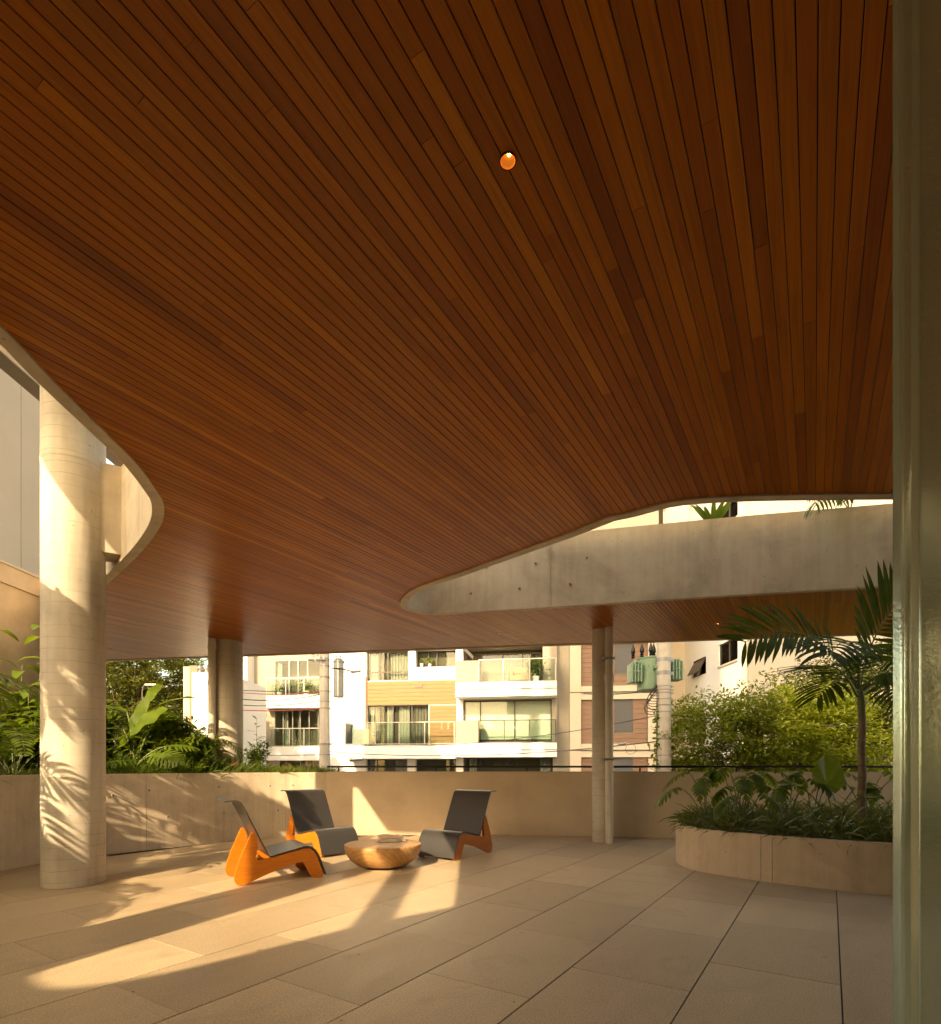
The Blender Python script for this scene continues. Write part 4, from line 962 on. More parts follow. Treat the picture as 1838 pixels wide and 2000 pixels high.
def window(h, y, mull=(), trans=(), frame=M_FRAME, fw=.045, name='window', curtains=(), blind=None, glass=M_PANE, parent=apt):
    x0, x1, z0, z1 = h; m = MB(); d = .06
    m.box(x0, x1, y, y + d, z0, z0 + fw); m.box(x0, x1, y, y + d, z1 - fw, z1); m.box(x0, x0 + fw, y, y + d, z0 + fw, z1 - fw); m.box(x1 - fw, x1, y, y + d, z0 + fw, z1 - fw)
    for u in mull: x = S(u); m.box(x - fw / 2, x + fw / 2, y + .004, y + d - .004, z0 + fw, z1 - fw)
    for v, ua in trans: z = Z(ua, v); m.box(x0 + fw, x1 - fw, y + .008, y + d - .008, z - fw / 2, z + fw / 2)
    w_ = m.build(name, frame, parent)
    ed = [x0 + fw] + [S(u) for u in mull] + [x1 - fw]
    for a, b in zip(ed, ed[1:]):
        p = MB(); p.box(a, b, y + .026, y + .034, z0 + fw, z1 - fw); p.build('pane', glass, w_)
    for ua, ub, mt in curtains:
        c = LB(); a, b = S(ua), S(ub); n = max(4, int((b - a) / .05))
        for i in range(n):
            q0, q1 = a + (b - a) * i / n, a + (b - a) * (i + 1) / n; f = lambda x: y + .22 + .035 * math.sin(x * 42)
            c.quad((q0, f(q0), z0 + .03), (q1, f(q1), z0 + .03), (q1, f(q1), z1 - .03), (q0, f(q0), z1 - .03))
        c.build('curtain', mt, w_, smooth='all')
    if blind:
        c = MB(); c.box(x0 + fw, x1 - fw, y + .10, y + .11, Z(990, blind), z1 - fw); c.build('blind', M_BLIND, w_)
    return w_
def balustrade(u0, u1, v0, v1, y, posts, ret=True, frame=M_ALU):
    x0, x1, z0, z1 = H(u0, u1, v0, v1); m = MB()
    m.box(x0, x1, y - .025, y + .025, z1 - .04, z1); m.box(x0, x1, y - .02, y + .02, z0, z0 + .03)
    r_ = m.build('balustrade', frame, apt)
    ed = [x0] + [S(u) for u in posts] + [x1]
    for x in ed:
        p = MB(); p.box(x - .02, x + .02, y - .021, y + .021, z0 + .03, z1 - .04); p.build('post', frame, r_)
    for a, b in zip(ed, ed[1:]):
        p = MB(); p.box(a + .022, b - .022, y - .005, y + .005, z0 + .035, z1 - .045); p.build('glass_panel', M_BALG, r_)
    if ret:
        for x in (x0 + .01, x1 - .01):
            p = MB(); p.box(x - .005, x + .005, y + .03, y + 1.0, z0 + .035, z1 - .045); p.build('glass_panel', M_BALG, r_)
            p = MB(); p.box(x - .02, x + .02, y + .03, y + 1.0, z1 - .04, z1); p.build('rail', frame, r_)
    return r_
ST = 2.9; TOPZ, BOTZ = 15.5, -3.6
# bay A (left): loggias behind the utility pole
hA = [H(523, 640, 1283, 1357), H(523, 640, 1382, 1458), H(532, 640, 1485, 1560)]
up_h = [(h[0], h[1], h[2] + ST * k, h[3] + ST * k) for h in hA[:1] for k in (1, 2, 3)]
wall_holes('wall', 483, 640, BOTZ, TOPZ, hA + up_h, 0.7, M_BEIGE, 1.0)
wall_holes('wall', 470, 483, BOTZ, TOPZ, [], 0.0, M_WHITE)
m = MB(); m.box(S(483) - .02, S(483), 0.001, .699, BOTZ, TOPZ); m.build('wall_return', M_WHITE, apt)
window(hA[0], .72, (552, 570, 589), ((1320, 570),), M_ALU, .035, 'window', curtains=((524, 534, M_CURT),)); window(hA[1], .72, (540, 559, 574, 592, 610), ((1421, 580),), M_ALU, .03, 'window', curtains=((540, 547, M_CURT), (566, 572, M_CURT2)))
window(hA[2], .72, (575, 600), (), M_ALU, .03)
balustrade(515, 640, 1321, 1357, .30, (553, 589), False); balustrade(523, 640, 1421, 1457, .30, (560, 589), False)
for v0, v1 in ((1359, 1382), (1458, 1485)): fbox('slab_band', 511, 640, v0, v1, -.001, .695, M_WHITE)
# white wall block
wall_holes('wall', 640, 715, BOTZ, TOPZ, [], 0.0, M_WHITE)
m = MB(); m.box(S(640), S(640) + .03, 0.001, .69, BOTZ, TOPZ); m.build('wall_return', M_WHITE, apt)
# bay B
hB = [H(716, 797, 1272, 1329), H(811, 890, 1268, 1302), H(717, 837, 1377, 1456), H(716, 795, 1483, 1560), H(811, 890, 1483, 1540)]
upB = [(h[0], h[1], h[2] + ST * k, h[3] + ST * k) for h in hB[:2] for k in (1, 2, 3)]
wall_holes('wall', 715, 897, BOTZ, TOPZ, hB + upB, 0.05, M_WHITE, .5)
window(hB[0], .16, (741, 756), ((1312, 756),), M_FRAME, .05, curtains=((718, 735, M_CURT), (758, 795, M_CURT)))
window(hB[1], .42, (833, 850), (), M_FRAME, .04, curtains=((834, 846, M_CURT),))
window(hB[2], .16, (741, 766, 803), (), M_FRAME, .05, curtains=((719, 727, M_CURT), (728, 740, M_CURT2), (752, 765, M_CURT), (776, 797, M_CURT), (805, 834, M_CURT2)))
window(hB[3], .16, (735, 765), (), M_FRAME, .05, curtains=((718, 730, M_CURT), (768, 792, M_CURT))); window(hB[4], .3, (850,), (), M_FRAME, .04)
def planks(u0, u1, v0, v1, y, n, mat, name='cladding_plank'):
    x0, x1, z0, z1 = H(u0, u1, v0, v1)
    for i in range(n):
        a, b = z0 + (z1 - z0) * i / n, z0 + (z1 - z0) * (i + 1) / n
        m = MB(); m.box(x0, x1, y - random.uniform(.0, .006), y + .04, a + .005, b - .005); m.build(name, mat, apt)
planks(717, 894, 1329.5, 1376, .012, 6, M_OCHRE); planks(838.5, 894, 1377, 1455, .012, 10, M_OCHRE)
fbox('vent_grille', 810, 825, 1336, 1343, -.02, .01, M_TERRA)
fbox('side_shadow_strip', 713.5, 716.5, 1323, 1456, -.05, .049, M_TERRA)  # brown strip standing in for the shadow along the recess edge
balustrade(688, 894, 1413, 1455, -1.0, (745, 790, 838), True)
fbox('slab_band', 686, 896, 1457, 1482, -1.06, .045, M_WHITE); fbox('slab_band', 715, 896, 1252, 1262, -.02, .045, M_WHITE)
# bay C
fbox('pilaster', 892.5, 905, 1000, 1600, -.12, .048, M_WHITE)
hC = [H(906, 1060, 1262, 1338), H(906, 1078, 1367, 1449), H(906, 1080, 1480, 1550)]
upC = [(h[0], h[1], h[2] + ST * k, h[3] + ST * k) for h in hC[:1] for k in (1, 2, 3)]
wall_holes('wall', 905, 1088, BOTZ, TOPZ, hC + upC, 0.0, M_BEIGE, 1.3)
window(H(935, 1055, 1268, 1338), 1.0, (979, 1019), (), M_FRAME, .07, 'balcony_door', curtains=((982, 1050, M_CURT3),))
fbox('parapet', 896, 939, 1298, 1340, -1.0, -.002, M_BEIGE); fbox('parapet', 896, 939, 1411, 1453, -1.0, -.002, M_BEIGE)
window(hC[1], .06, (938, 1005), (), M_FRAME, .06, blind=1444); window(hC[2], .06, (938, 965, 990, 1010), (), M_FRAME, .04, curtains=((1055, 1075, M_CURT), (915, 930, M_CURT)))
balustrade(940, 1085, 1294, 1338, -1.0, (986, 1036), True); balustrade(940, 1085, 1409, 1452, -1.0, (988, 1036), True, M_FRAME)
for v0, v1 in ((1338, 1365), (1453, 1479)):
    vm = (v0 + v1) / 2
    fbox('slab_band', 896.5, 1087, v0, vm - .8, -1.06, -.003, M_WHITE); fbox('slab_band', 896.5, 1087, vm + .8, v1, -1.06, -.003, M_WHITE); fbox('slab_groove', 896.5, 1087, vm - .8, vm + .8, -1.02, -.003, M_FRAME)
# bay D piers, bay E shutters
wall_holes('wall', 1088, 1113, BOTZ, TOPZ, [], 0.35, M_BEIGE2); wall_holes('wall', 1113, 1134, BOTZ, TOPZ, [], -.35, M_PALE)
m = MB(); m.box(S(1088) - .02, S(1088), 0.001, .349, BOTZ, TOPZ); m.box(S(1113) - .02, S(1113), -.349, .349, BOTZ, TOPZ); m.build('wall_return', M_BEIGE2, apt)
hE = [H(1200, 1235, 1257, 1315), H(1200, 1235, 1366, 1429), H(1200, 1235, 1479, 1540)]
wall_holes('wall', 1134, 1284, BOTZ, TOPZ, [H(1134.5, 1264, 1257, 1341), H(1134.5, 1264, 1367, 1453), H(1134.5, 1264, 1479, 1560)], -.30, M_PALE, .18)  # white surround in a darker paint, its shade put into the colour
for (v0, v1), h in zip(((1257, 1341), (1367, 1453), (1479, 1560)), hE):
    x0, x1, z0, z1 = H(1134.5, 1264, v0, v1); n = 9
    for i in range(n):
        a, b = z0 + (z1 - z0) * i / n + .006, z0 + (z1 - z0) * (i + 1) / n - .006
        for xa, xb in ((x0 + .01, h[0] - .01), (h[1] + .01, x1 - .01)) if (a < h[3] and b > h[2]) else ((x0 + .01, x1 - .01),):
            m = MB(); m.box(xa, xb, -.16 - random.uniform(0, .006), -.121, a, b); m.build('cladding_plank', M_TERRA, apt)
    m = MB(); m.box(h[0], h[1], -.155, -.10, h[2], h[3]); sh = m.build('roller_shutter', M_SHUT, apt)
for v in (1353, 1465.5): fbox('slab_groove', 1113, 1283, v - .7, v + .7, -.37, -.301, M_FRAME); 
m = MB(); m.box(S(470), S(1284), 1.8, 12, BOTZ, TOPZ - .2); m.build('building_core', M_BEIGE, apt)
m = MB(); m.box(S(470) - .1, S(1284) + .1, -.4, 12, TOPZ, TOPZ + .3); m.build('roof', M_WHITE, apt)
def fpos(u, v, y): 
    x = S(u); z = Z(u, v); return Vector((x * CS - y * SN, 27.4 + x * SN + y * CS, z))
# things on the balconies
p = fpos(714, 1455, -.55); ac = empty('air_conditioner', (p.x, p.y, p.z), SA, 'white outdoor air conditioner unit on the left balcony floor', 'air conditioner')
m = MB(); m.box(-.42, .42, -.16, .16, .02, .74); m.build('casing', M_BEIGE2, ac, bevel=.015)
for i in range(11): m = MB(); m.box(-.40, .18, -.172, -.161, .06 + .06 * i, .085 + .06 * i); m.build('grille_bar', M_ALU, ac)
m = MB(); m.lathe([(.27, 0), (.27, .01)], (0, 0, 0), 24); fo = m.build('fan_ring', M_ALU, ac, loc=(-.1, -.1615, .38)); fo.rotation_euler = (R(90), 0, 0)
M_WICK = plain('wicker', (0.32, 0.17, 0.08), .7, var=.3, scale=30)
p = fpos(1018, 1337, -.35); ar = empty('wicker_armchair', (p.x, p.y, p.z), SA, 'brown wicker armchair on the upper right balcony', 'armchair')
m = MB(); m.box(-.38, .38, -.35, .3, .12, .34); m.build('seat', M_WICK, ar, bevel=.02); m = MB(); m.box(-.38, .38, .2, .3, .345, .78); m.build('backrest', M_WICK, ar, bevel=.02)
for s in (-1, 1): m = MB(); m.box(.40 * s - .04, .40 * s + .04, -.35, .3, .12, .6); m.build('armrest', M_WICK, ar, bevel=.02)
for sx in (-1, 1):
    for sy in (-1, 1): m = MB(); m.box(.34 * sx - .02, .34 * sx + .02, .28 * sy - .02, .28 * sy + .02, 0, .12); m.build('leg', M_WICK, ar)
M_POT = plain('white_pot', (.7, .68, .62), .6)
def potted(u, v, y, h, r_, L, label, n=90, mat=L_LIGHT):
    p = fpos(u, v, y); o = empty('potted_plant', p, 0, label, 'potted plant', 'potted plants on the balconies')
    m = MB(); m.lathe([(r_ * .7, 0), (r_, r_ * 1.7), (r_ * .9, r_ * 1.7), (r_ * .85, r_ * 1.5)], (0, 0, 0), 16); m.build('pot', M_POT, o, smooth=True)
    m = MB(); m.tube([(0, 0, r_ * 1.4), (0, 0, r_ + h * .6)], .015, 6); m.build('stem', M_BARK, o)
    lb = LB()
    for i in range(n):
        q = Vector((random.gauss(0, h * .22), random.gauss(0, h * .22), r_ * 1.7 + h * .55 + random.gauss(0, h * .22))); q.z = max(q.z, r_ * 1.75); blade(lb, q, rnd_dir(-.2, .9), (0, 0, 1), L * random.uniform(.6, 1.2), L * .3, .8, 3)
    f_ = lb.build('foliage', mat, o, smooth='all'); f_['kind'] = 'stuff'
potted(1047, 1337, -.55, .85, .18, .3, 'large bushy potted plant on the upper right balcony', 170)
potted(822, 1301, .18, .25, .09, .2, 'round potted plant on the window sill, left of two', 40); potted(838, 1301, .18, .25, .08, .25, 'spiky potted plant on the window sill, right of two', 30)
potted(536, 1356, .5, .4, .12, .25, 'leafy potted plant behind the glazed left balcony, nearest the pillar', 60, L_MID); potted(590, 1356, .5, .5, .14, .3, 'leafy potted plant behind the glazed left balcony near the pole', 60, L_MID)
p = fpos(916, 1280, -.02); wl = empty('wall_lamp', p, SA, 'black angled wall lamp at the top of the right balcony recess', 'lamp')
m = MB(); m.poly([(-.3, -.05, .28), (.25, -.05, -.28), (.28, -.05, -.12), (-.1, -.05, .28)]); m.poly([(-.3, -.35, .28), (-.1, -.35, .28), (.28, -.35, -.12), (.25, -.35, -.28)]); 
for a, b in (((-.3, .28), (.25, -.28)), ((.25, -.28), (.28, -.12)), ((.28, -.12), (-.1, .28)), ((-.1, .28), (-.3, .28))): m.quad((a[0], -.05, a[1]), (a[0], -.35, a[1]), (b[0], -.35, b[1]), (b[0], -.05, b[1]))
m.build('shade', M_RAIL, wl)

# neighbouring tower on the right
nb_ = empty('neighbour_building', (0, 0, 0), 0, 'tall pale neighbouring building with slanting window openings on the right behind the tree', 'building')
XW, YB, YF = 10.8, 28.2, 22.3
m = LB(); HT = 22.0
m.quad((9.7, YB, -3.6), (XW, YB, -3.6), (XW, YB, HT), (9.7, YB, HT)); m.quad((9.7, YB, -3.6), (9.7, YB, HT), (9.7, YB + 9, HT), (9.7, YB + 9, -3.6)); m.build('rear_wall', M_PALE, nb_)
wins = []
def yx(u): return XW * F_PX / (u - CU)
for k in range(-2, 6):
    wins.append((yx(1379), yx(1353), 5.35 + ST * k, 6.15 + ST * k)); wins.append((yx(1441), yx(1404), 5.42 + ST * k, 6.35 + ST * k))
wins = [w_ for w_ in wins if w_[2] > -3.3 and w_[3] < HT - .3]
ys = sorted({YF, YB} | {q for w_ in wins for q in w_[:2]}); zs = sorted({-3.6, HT} | {q for w_ in wins for q in w_[2:]})
m = LB()
for i in range(len(ys) - 1):
    for j in range(len(zs) - 1):
        cy, cz = (ys[i] + ys[i + 1]) / 2, (zs[j] + zs[j + 1]) / 2
        if any(w_[0] < cy < w_[1] and w_[2] < cz < w_[3] for w_ in wins): continue
        m.quad((XW, ys[i], zs[j]), (XW, ys[i + 1], zs[j]), (XW, ys[i + 1], zs[j + 1]), (XW, ys[i], zs[j + 1]))
for a, b, c, d in wins:
    for q in (((a, c), (b, c)), ((b, c), (b, d)), ((b, d), (a, d)), ((a, d), (a, c))):
        m.quad((XW, q[0][0], q[0][1]), (XW, q[1][0], q[1][1]), (XW + .4, q[1][0], q[1][1]), (XW + .4, q[0][0], q[0][1]))
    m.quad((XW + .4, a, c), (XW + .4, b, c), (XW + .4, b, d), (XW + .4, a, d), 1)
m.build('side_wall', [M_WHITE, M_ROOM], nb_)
for i, (a, b, c, d) in enumerate(wins):
    m = MB(); e = .05
    for y0, y1, z0, z1 in ((a, b, c, c + e), (a, b, d - e, d), (a, a + e, c + e, d - e), (b - e, b, c + e, d - e), ((a + b) / 2 - .025, (a + b) / 2 + .025, c + e, d - e)): m.box(XW + .05, XW + .11, y0, y1, z0, z1)
    f_ = m.build('window', M_FRAME, nb_); m = MB(); m.box(XW + .076, XW + .084, a + e, b - e, c + e, d - e); m.build('pane', M_PANE, f_)
    if i % 2 == 0:
        m = MB(); m.obox((XW - .14, (a + b) / 2, (c + d) / 2), (0.16, 0, .30), (0, (b - a) * .42, 0), (.018, 0, -.012)); m.build('open_sash', M_FRAME, f_)
    else:
        m = MB(); m.box(XW - .05, XW + .02, a - .05, b + .05, c - .07, c - .002); m.build('sill', M_PALE, f_)
m = LB(); m.quad((XW, YF, -3.6), (24, YF, -3.6), (24, YF, HT), (XW, YF, HT)); m.quad((24, YF, -3.6), (24, YF + 12, -3.6), (24, YF + 12, HT), (24, YF, HT)); m.build('front_wall', M_PALE, nb_)
for u in (1461, 1553):
    x = (u - CU) / F_PX * YF; m = MB(); m.box(x - .012, x + .012, YF - .006, YF + .01, -3.6, HT); m.build('render_joint', M_BEIGE2, nb_)
m = MB(); m.box(9.7, 24, YF, YB + 9, HT, HT + .2); m.build('roof', M_PALE, nb_)

# neighbour seen through the left opening, annex with roof vents
nl_ = empty('neighbour_house', (0, 0, 0), 0, 'plain tall beige gable wall of the house beyond the left boundary wall', 'building')
m = MB(); m.box(-11.6, -9.0, 4.5, 12.4, -3.6, 13.0); m.build('wall', M_PALE, nl_)
for i in range(5):
    m = MB(); m.box(-9.001, -8.994, 5.2 + 1.5 * i, 5.21 + 1.5 * i, 2.0, 12.9); m.build('render_joint', M_BEIGE2, nl_)
an = empty('annex_building', (0, 0, 0), 0, 'small white annex with two round roof vents left of the round column', 'building')
a0 = W3(375, 1313, 20); a1 = W3(440, 1313, 20)
m = MB(); m.box(a0.x, a1.x, 20, 24, -3.6, a0.z); m.build('wall', M_WHITE, an)
b0 = W3(370, 1300, 20.4); m = MB(); m.box(b0.x, a0.x - .002, 20.4, 24, -3.6, b0.z); m.build('side_wall', M_TERRA, an)
b1 = W3(358, 1302, 20.6); m = MB(); m.box(b1.x, b0.x - .002, 20.6, 24, -3.6, b1.z); m.build('pier', M_BEIGE2, an)
for u in (390.5, 403.5):
    q = W3(u, 1313, 20.5); m = MB(); m.lathe([(.055, 0), (.055, .09)], (q.x, 20.5, q.z), 14); vn = m.build('roof_vent', M_ALU, an)
    m = MB(); m.lathe([(.085, 0), (.10, .05), (.09, .11), (.05, .15), (.001, .165)], (q.x, 20.5, q.z + .09), 18); m.build('vent_cap', M_ALU, vn, smooth='all')

# ------------------------------------------------------------------ utility poles and cables
def pole(u, Y, r, label, bands, z1=6.4):
    x = (u - CU) / F_PX * Y; o = empty('utility_pole', (x, Y, -3.6), 0, label, 'utility pole', 'concrete street poles')
    m = MB(); m.tube([(0, 0, 0), (0, 0, z1 + 3.6)], [r * 1.25, r * .9], 28); m.build('shaft', M_POLE, o, smooth=True)
    for v, h in bands:
        z = EYE + (HV - v) / F_PX * Y + 3.6; rr = r * 1.25 - r * .35 * z / (z1 + 3.6) + .008; m = MB(); m.tube([(0, 0, z), (0, 0, z + h)], rr, 28); b = m.build('clamp_band', M_ALU, o, smooth=True)
        m = MB(); m.box(rr - .01, rr + .06, -.03, .03, z, z + h * .9); m.build('bolt_block', M_ALU, b)
    return o, x
p1, x1 = pole(634, 17.0, .150, 'concrete utility pole with a grey transformer left of centre', [(1290, .08), (1303, .05), (1325, .06), (1352, .04), (1372, .04), (1385, .04), (1455, .05), (1475, .03)])
p2, x2 = pole(1296, 13.0, .158, 'concrete utility pole with a green transformer in front of the right tree', [(1293, .09), (1319, .09), (1342, .025), (1349, .025), (1355, .025), (1367, .025), (1379, .03), (1392, .025), (1445, .05), (1476, .02)])
# grey transformer
q = W3(661, 1362, 16.9); tg = empty('transformer', (q.x, 16.95, q.z), 0, 'grey cylindrical transformer hanging on the left utility pole', 'transformer')
m = MB(); m.lathe([(.13, 0), (.15, .02), (.15, 1.05), (.17, 1.06), (.17, 1.10), (.10, 1.17), (.02, 1.2)], (0, 0, 0), 24); m.build('tank', M_ALU, tg, smooth=True)
for dx in (-.07, .05): m = MB(); m.lathe([(.03, 1.14), (.045, 1.18), (.025, 1.2), (.045, 1.24), (.02, 1.3)], (dx, -.04, 0), 10); m.build('bushing', M_POT, tg)
for u, v in ((612, 1284), (620, 1282), (616, 1292)):
    q = W3(u, v, 16.8); m = MB(); m.lathe([(.03, 0), (.05, .03), (.03, .05), (.05, .08), (.02, .12)], (q.x - x1, -.2, q.z + 3.6), 10); m.build('insulator', M_POT, p1)
m = MB(); m.tube([(-.45, -.2, W3(0, 1291, 17).z + 3.6), (.1, -.2, W3(0, 1291, 17).z + 3.6)], .03, 6); m.build('crossarm', M_ALU, p1)
# lamp arm on the left pole
q0 = W3(648, 1305, 16.9) - Vector((x1, 17, -3.6)); q1 = W3(690, 1312, 16.5) - Vector((x1, 17, -3.6))
m = MB(); m.tube([q0, q0.lerp(q1, .5) + Vector((0, 0, .03)), q1], .022, 8); la = m.build('lamp_arm', M_RAIL, p1); m = MB(); m.obox(q1 + Vector((.08, 0, .0)), (.14, 0, .02), (0, .05, 0), (-.004, 0, .025)); m.build('lamp_head', M_RAIL, la)
# green transformer
tz = lambda v: EYE + (HV - v) / F_PX * 13.45
tc = (1274 - CU) / F_PX * 13.45
gt = empty('transformer', (tc, 13.45, tz(1350)), 0, 'green transformer with cooling fins hanging on the right utility pole', 'transformer')
hh = tz(1285) - tz(1350)
m = MB(); m.lathe([(.34, 0), (.36, .02), (.36, hh - .06), (.375, hh - .05), (.375, hh - .02), (.20, hh + .02), (.05, hh + .03)], (0, 0, 0), 32); m.build('tank', M_GREEN, gt, smooth=True)
def fins(xc, yc, z0, z1, dirx, n=6):
    m = MB(); m.box(xc - .05, xc + .05, yc - .2, yc + .2, z1 - .05, z1); m.build('header_pipe', M_GREEN, gt, bevel=.01)
    for i in range(4): m = MB(); x = xc - .105 + .07 * i; m.box(x - .021, x + .021, yc - .2, yc + .2, z0, z1 - .051); m.build('cooling_fin', M_GREEN, gt, bevel=.006)
    m = MB(); m.box(xc - .13, xc + .13, yc - .203, yc + .203, (z0 + z1) / 2 - .012, (z0 + z1) / 2 + .012); m.build('fin_brace', M_GREEN, gt)
zz0 = tz(1335) - tz(1350); fins(-.46, -.12, zz0, hh - .12, -1); fins(.53, -.05, zz0 + .06, hh - .06, 1)
m = MB(); m.box(-.06, .22, -.47, -.36, .12, .5); m.build('terminal_box', M_GREEN, gt, bevel=.01)
m = MB(); m.box(-.10, .26, -.50, -.34, .46, .53); m.build('box_lid', M_GREEN, gt, bevel=.01)
for dx, dy in ((-.46, 0), (-.28, -.1), (-.08, -.15), (.02, -.05)):
    m = MB(); m.lathe([(.03, hh - .02), (.05, hh + .02), (.03, hh + .04), (.05, hh + .07), (.03, hh + .09), (.05, hh + .12), (.055, hh + .14), (.05, hh + .2), (.012, hh + .32), (.008, hh + .5)], (dx, dy, 0), 12); m.build('bushing', M_RAIL, gt, smooth=True)
for i in range(8):
    a = Vector((-.02 + .03 * i, -.46, .12)); e = Vector((x2 - tc - .16 + random.uniform(-.02, .02), -.55, -.18 - .06 * i)); mid_ = Vector((-.42 - .05 * i + random.uniform(-.06, .06), -.6, -.22 - .07 * i))
    m = MB(); m.tube(bez(a, mid_, e, 12), .009, 6); m.build('lead_cable', M_CABLE, gt)
def cable(a, b, sag, r, mat, label, group='overhead street cables', extra=None):
    m = MB(); a, b = Vector(a), Vector(b); pts = []
    for i in range(25): t_ = i / 24; q = a.lerp(b, t_); q.z -= sag * 4 * t_ * (1 - t_); pts.append(q)
    m.tube(pts, r, 6); o = m.build('cable', mat); return tag(o, label, 'cable', group)
C_ = [(W3(300, 1332, 22), W3(624, 1352, 17), .10, .013, M_CABLE, 'uppermost dark cable left of the left utility pole'), (W3(420, 1346, 19), W3(624, 1351, 17), .12, .014, M_RED, 'reddish cable second from the top left of the left pole'),
      (W3(420, 1357, 19), W3(624, 1357, 17), .18, .016, M_CABLE, 'sagging black cable in the middle left of the left pole'), (W3(420, 1370, 19), W3(624, 1368, 17), .16, .014, M_CABLE, 'black cable below the sagging one left of the left pole'),
      (W3(420, 1383, 19), W3(626, 1384, 17), .08, .016, M_RED, 'reddish lowest cable of the bundle left of the left pole'),
      (W3(420, 1470, 19), W3(626, 1474, 17), .05, .010, M_CABLE, 'thin low cable left of the left pole near the parapet'),
      (W3(644, 1452, 17), W3(1285, 1397, 13), .32, .010, M_CABLE, 'long rising cable between the two poles, upper of two'), (W3(644, 1468, 17), W3(1285, 1448, 13), .22, .013, M_CABLE, 'long cable between the two poles, lower of two'),
      (W3(1305, 1396, 13), W3(1700, 1420, 12), .05, .010, M_CABLE, 'cable running from the right pole into the tree'), (W3(700, 1346, 21), W3(1100, 1360, 21), .06, .008, M_ALU, 'thin pale wire across the ochre wood panel'),
      (W3(1140, 1355, 14), W3(1285, 1347, 13), .05, .012, M_CABLE, 'short black cable below the green transformer')]
for a, b, s_, r_, mt, lb_ in C_: cable(a, b, s_, r_, mt, lb_)
m = MB(); cc = W3(1232, 1463, 13.05); m.tube([cc + Vector((.12 * math.cos(i / 20 * 6.4 + 1.3), 0, .12 * math.sin(i / 20 * 6.4 + 1.3))) for i in range(21)], .005, 6); tag(m.build('cable', M_CABLE), 'coiled loop of black cable hanging left of the right pole', 'cable', 'overhead street cables')
q = W3(1215, 1453, 13.1); m = MB(); m.tube([q - Vector((.09, 0, .02)), q + Vector((.09, 0, .02))], .03, 8); tag(m.build('cable_joint', M_ALU), 'small grey splice box on the lower cable near the coiled loop', 'cable joint')
q = W3(697, 1482, 17); m = MB(); m.tube([q - Vector((.22, 0, .03)), q + Vector((.2, 0, .02))], .07, 12); tag(m.build('cable_joint', M_ALU, smooth=True), 'grey cylindrical cable splice right of the left pole above the parapet', 'cable joint')
# creeper on the right pole
cr = empty('creeper', (x2 - .19, 12.95, -3.6), 0, 'thin creeper climbing the left side of the right utility pole', 'climbing plant')
m = MB(); m.tube([(0, 0, 0), (.01, 0, 3), (.02, 0, 6.2)], .012, 6); m.build('stem', M_STEM, cr); lb = LB()
for i in range(130): q = Vector((random.gauss(0, .02), random.gauss(-.03, .02), random.uniform(3.0, 6.1))); blade(lb, q, rnd_dir(-.5, .5), (0, -1, .2), .09, .05, .6, 3)
o = lb.build('foliage', L_LIGHT, cr); o['kind'] = 'stuff'
# street light far left
a = W3(262, 1350, 18); sl = empty('street_lamp', (a.x, 18, -3.6), 0, 'grey curved street lamp arm rising among the leaves right of the thick column', 'street lamp'); 
q1 = W3(284, 1338, 18); q2 = W3(308, 1339, 18); m = MB(); zt = q1.z + 3.6
px_ = q1.x - a.x - .10; m.tube([(px_, 0, 0), (px_, 0, zt - .25)] + bez((px_, 0, zt - .25), (px_, 0, zt - .02), (q1.x - a.x, 0, zt), 8), .018, 8); m.build('post', M_SOFF, sl, smooth=True)
m = MB(); m.box(q1.x - a.x, q2.x - a.x, -.06, .06, q1.z + 3.57, q1.z + 3.63); m.build('lamp_head', M_ALU, sl, bevel=.02)

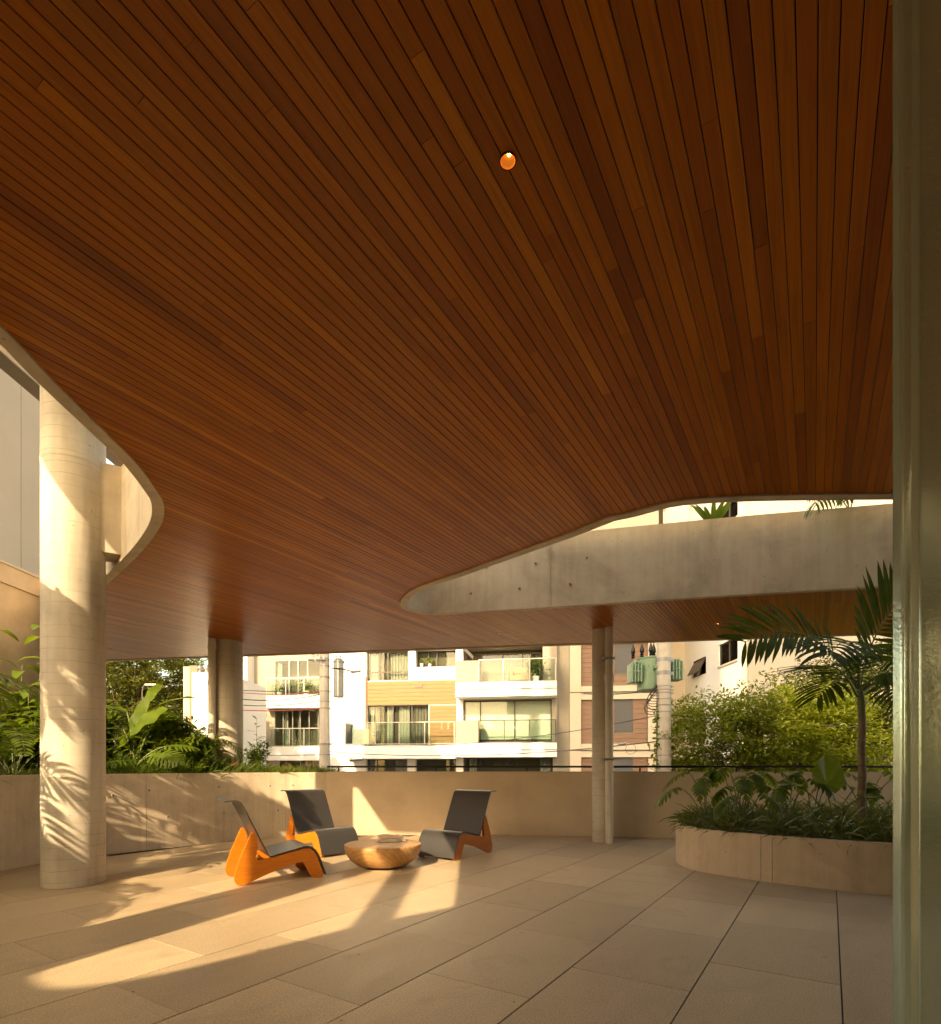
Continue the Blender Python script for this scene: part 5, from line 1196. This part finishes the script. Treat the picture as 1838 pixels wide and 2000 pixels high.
# ------------------------------------------------------------------ trees
def tree(name, c, h0, blobs, n, L, mat, label, group=None, limbs=9, trunk_r=.12):
    root = empty(name, c, 0, label, 'tree', group); m = MB()
    top = max(b[2] for b in blobs)
    fork = Vector((0, 0, h0)); m.tube([(0, 0, 0), (.05, 0, h0 * .5), fork], [trunk_r, trunk_r * .8, trunk_r * .65], 10)
    for b in blobs:
        for k in range(max(1, limbs // len(blobs))):
            tip = Vector(b[:3]) + Vector((random.gauss(0, b[3] * .4), random.gauss(0, b[3] * .4), random.gauss(0, b[4] * .3))); pts = bez(fork, fork.lerp(tip, .4) + Vector((0, 0, .5)), tip, 7); m.tube(pts, [trunk_r * .5 * (1 - .12 * i) for i in range(8)], 6)
            for q in range(3):
                t2 = tip + Vector((random.gauss(0, b[3] * .5), random.gauss(0, b[3] * .5), random.gauss(0, b[4] * .5))); s0 = pts[random.randint(3, 6)]; m.tube(bez(s0, s0.lerp(t2, .5) + Vector((0, 0, .15)), t2, 4), [trunk_r * .16, trunk_r * .12, trunk_r * .1, trunk_r * .07, trunk_r * .04], 5)
    m.build('trunk', M_BARK, root, smooth=True)
    lb = LB(); tot = sum(b[3] ** 2 * b[4] for b in blobs)
    for b in blobs:
        cl = int(n * b[3] ** 2 * b[4] / tot / 22)
        for k in range(cl):
            d = rnd_dir(-.9, 1.0); rr = random.uniform(.35, 1.0) ** .6; cc = Vector((b[0] + d.x * b[3] * rr, b[1] + d.y * b[3] * rr, b[2] + d.z * b[4] * rr))
            tdir = nrm(rnd_dir(-.3, .4) + d * .6); cs = random.uniform(.5, 1.3)
            for q in range(22):
                p = cc + tdir * random.uniform(-.3, .3) * cs + Vector((random.gauss(0, .10), random.gauss(0, .10), random.gauss(0, .05))) * cs
                d2 = nrm(tdir + rnd_dir(-.6, .4) * 1.1); s = nrm(d2.cross(Vector((random.gauss(0, .3), random.gauss(0, .3), 1)))); ll = L * random.uniform(.5, 1.5); u_ = nrm(s.cross(d2))
                lb.poly([p, p + d2 * ll * .5 + s * ll * .22 + u_ * ll * .05, p + d2 * ll, p + d2 * ll * .5 - s * ll * .22 + u_ * ll * .05])
    o = lb.build('crown', mat, root); o['kind'] = 'stuff'
    return root
tree('tree', (7.2, 13.6, -3.6), 2.8, [(-1.4, -.2, 5.3, 1.35, 1.25), (-.2, -.4, 5.2, 1.4, 1.5), (1.2, 0, 5.3, 1.4, 1.4), (-1.9, 0, 4.2, 1.0, .9), (0, -.6, 4.0, 1.6, 1.0), (1.8, 0, 4.2, 1.4, 1.1)], 70000, .105, L_TREE, 'wide bushy yellow-green tree beyond the railing behind the palm', limbs=18)
tree('tree', (10.6, 14.6, -3.6), 3.0, [(-.9, 0, 6.2, 1.3, 1.5), (.6, 0, 6.6, 1.4, 1.5), (-.3, 0, 4.9, 1.7, 1.4), (1.2, 0, 4.6, 1.5, 1.4), (-1.7, .2, 6.3, 1.1, 1.2)], 42000, .11, L_TREE2, 'taller darker tree at the right beyond the palm crown', limbs=12)
tree('tree', (-13.6, 22.5, -3.6), 4.0, [(-1.2, 0, 8.0, 1.9, 1.8), (.8, 0, 8.6, 1.8, 1.6), (0, -.4, 6.0, 1.9, 1.4), (2.1, .4, 7.4, 1.2, 1.4)], 34000, .16, L_TREE2, 'tall olive-green tree behind the heliconia right of the thick column', limbs=12)
tree('tree', (-14.2, 26.5, -3.6), 4.0, [(0, 0, 8.6, 2.0, 2.0), (1.6, 0, 7.6, 1.4, 1.6), (-1.5, 0, 7.2, 1.6, 1.8), (.4, 0, 5.8, 2.0, 1.6)], 28000, .17, L_TREE, 'sunlit tree behind the white annex', limbs=12)
tree('tree', (-18.2, 25.5, -3.6), 4.0, [(0, 0, 8.2, 2.4, 2.4), (2, 0, 7.4, 1.8, 1.8), (0, 0, 5.4, 2.4, 1.6)], 20000, .17, L_TREE2, 'darker tree mostly hidden behind the thick column', limbs=10)
# plants above the right roof opening
ov = empty('roof_plant', (2.9, 6.6, 3.95), 0, 'leafy roof plant standing on the edge above the deep concrete fascia', 'plant')
for i in range(11):
    a = i * .57; lb = LB(); blade(lb, (0, .12, 0), (math.cos(a) * .5, math.sin(a) * .3, .9), (0, -1, .2), random.uniform(.25, .5), .06, .5, 5, .2, P_LANCE); lb.build('leaf', L_LIGHT, ov, smooth='all')
ovp = empty('roof_palm', (4.35, 6.42, 4.02), 0, 'palm on the roof with one frond hanging over the deep concrete fascia', 'palm tree')
for tip, mid_ in (((-.80, -.62, -.20), (-.30, -.35, .20)), ((-.48, -.70, -.10), (-.15, -.4, .22)), ((.4, .3, .5), (.2, .1, .5)), ((-.2, .5, .5), (-.1, .2, .5))):
    frond(ovp, bez((0, 0, 0), mid_, tip, 10), 15, .30, .022, .3, .5, 1.8, L_LIGHT, Vector((0, 0, 1)), .008, True, 0.0)
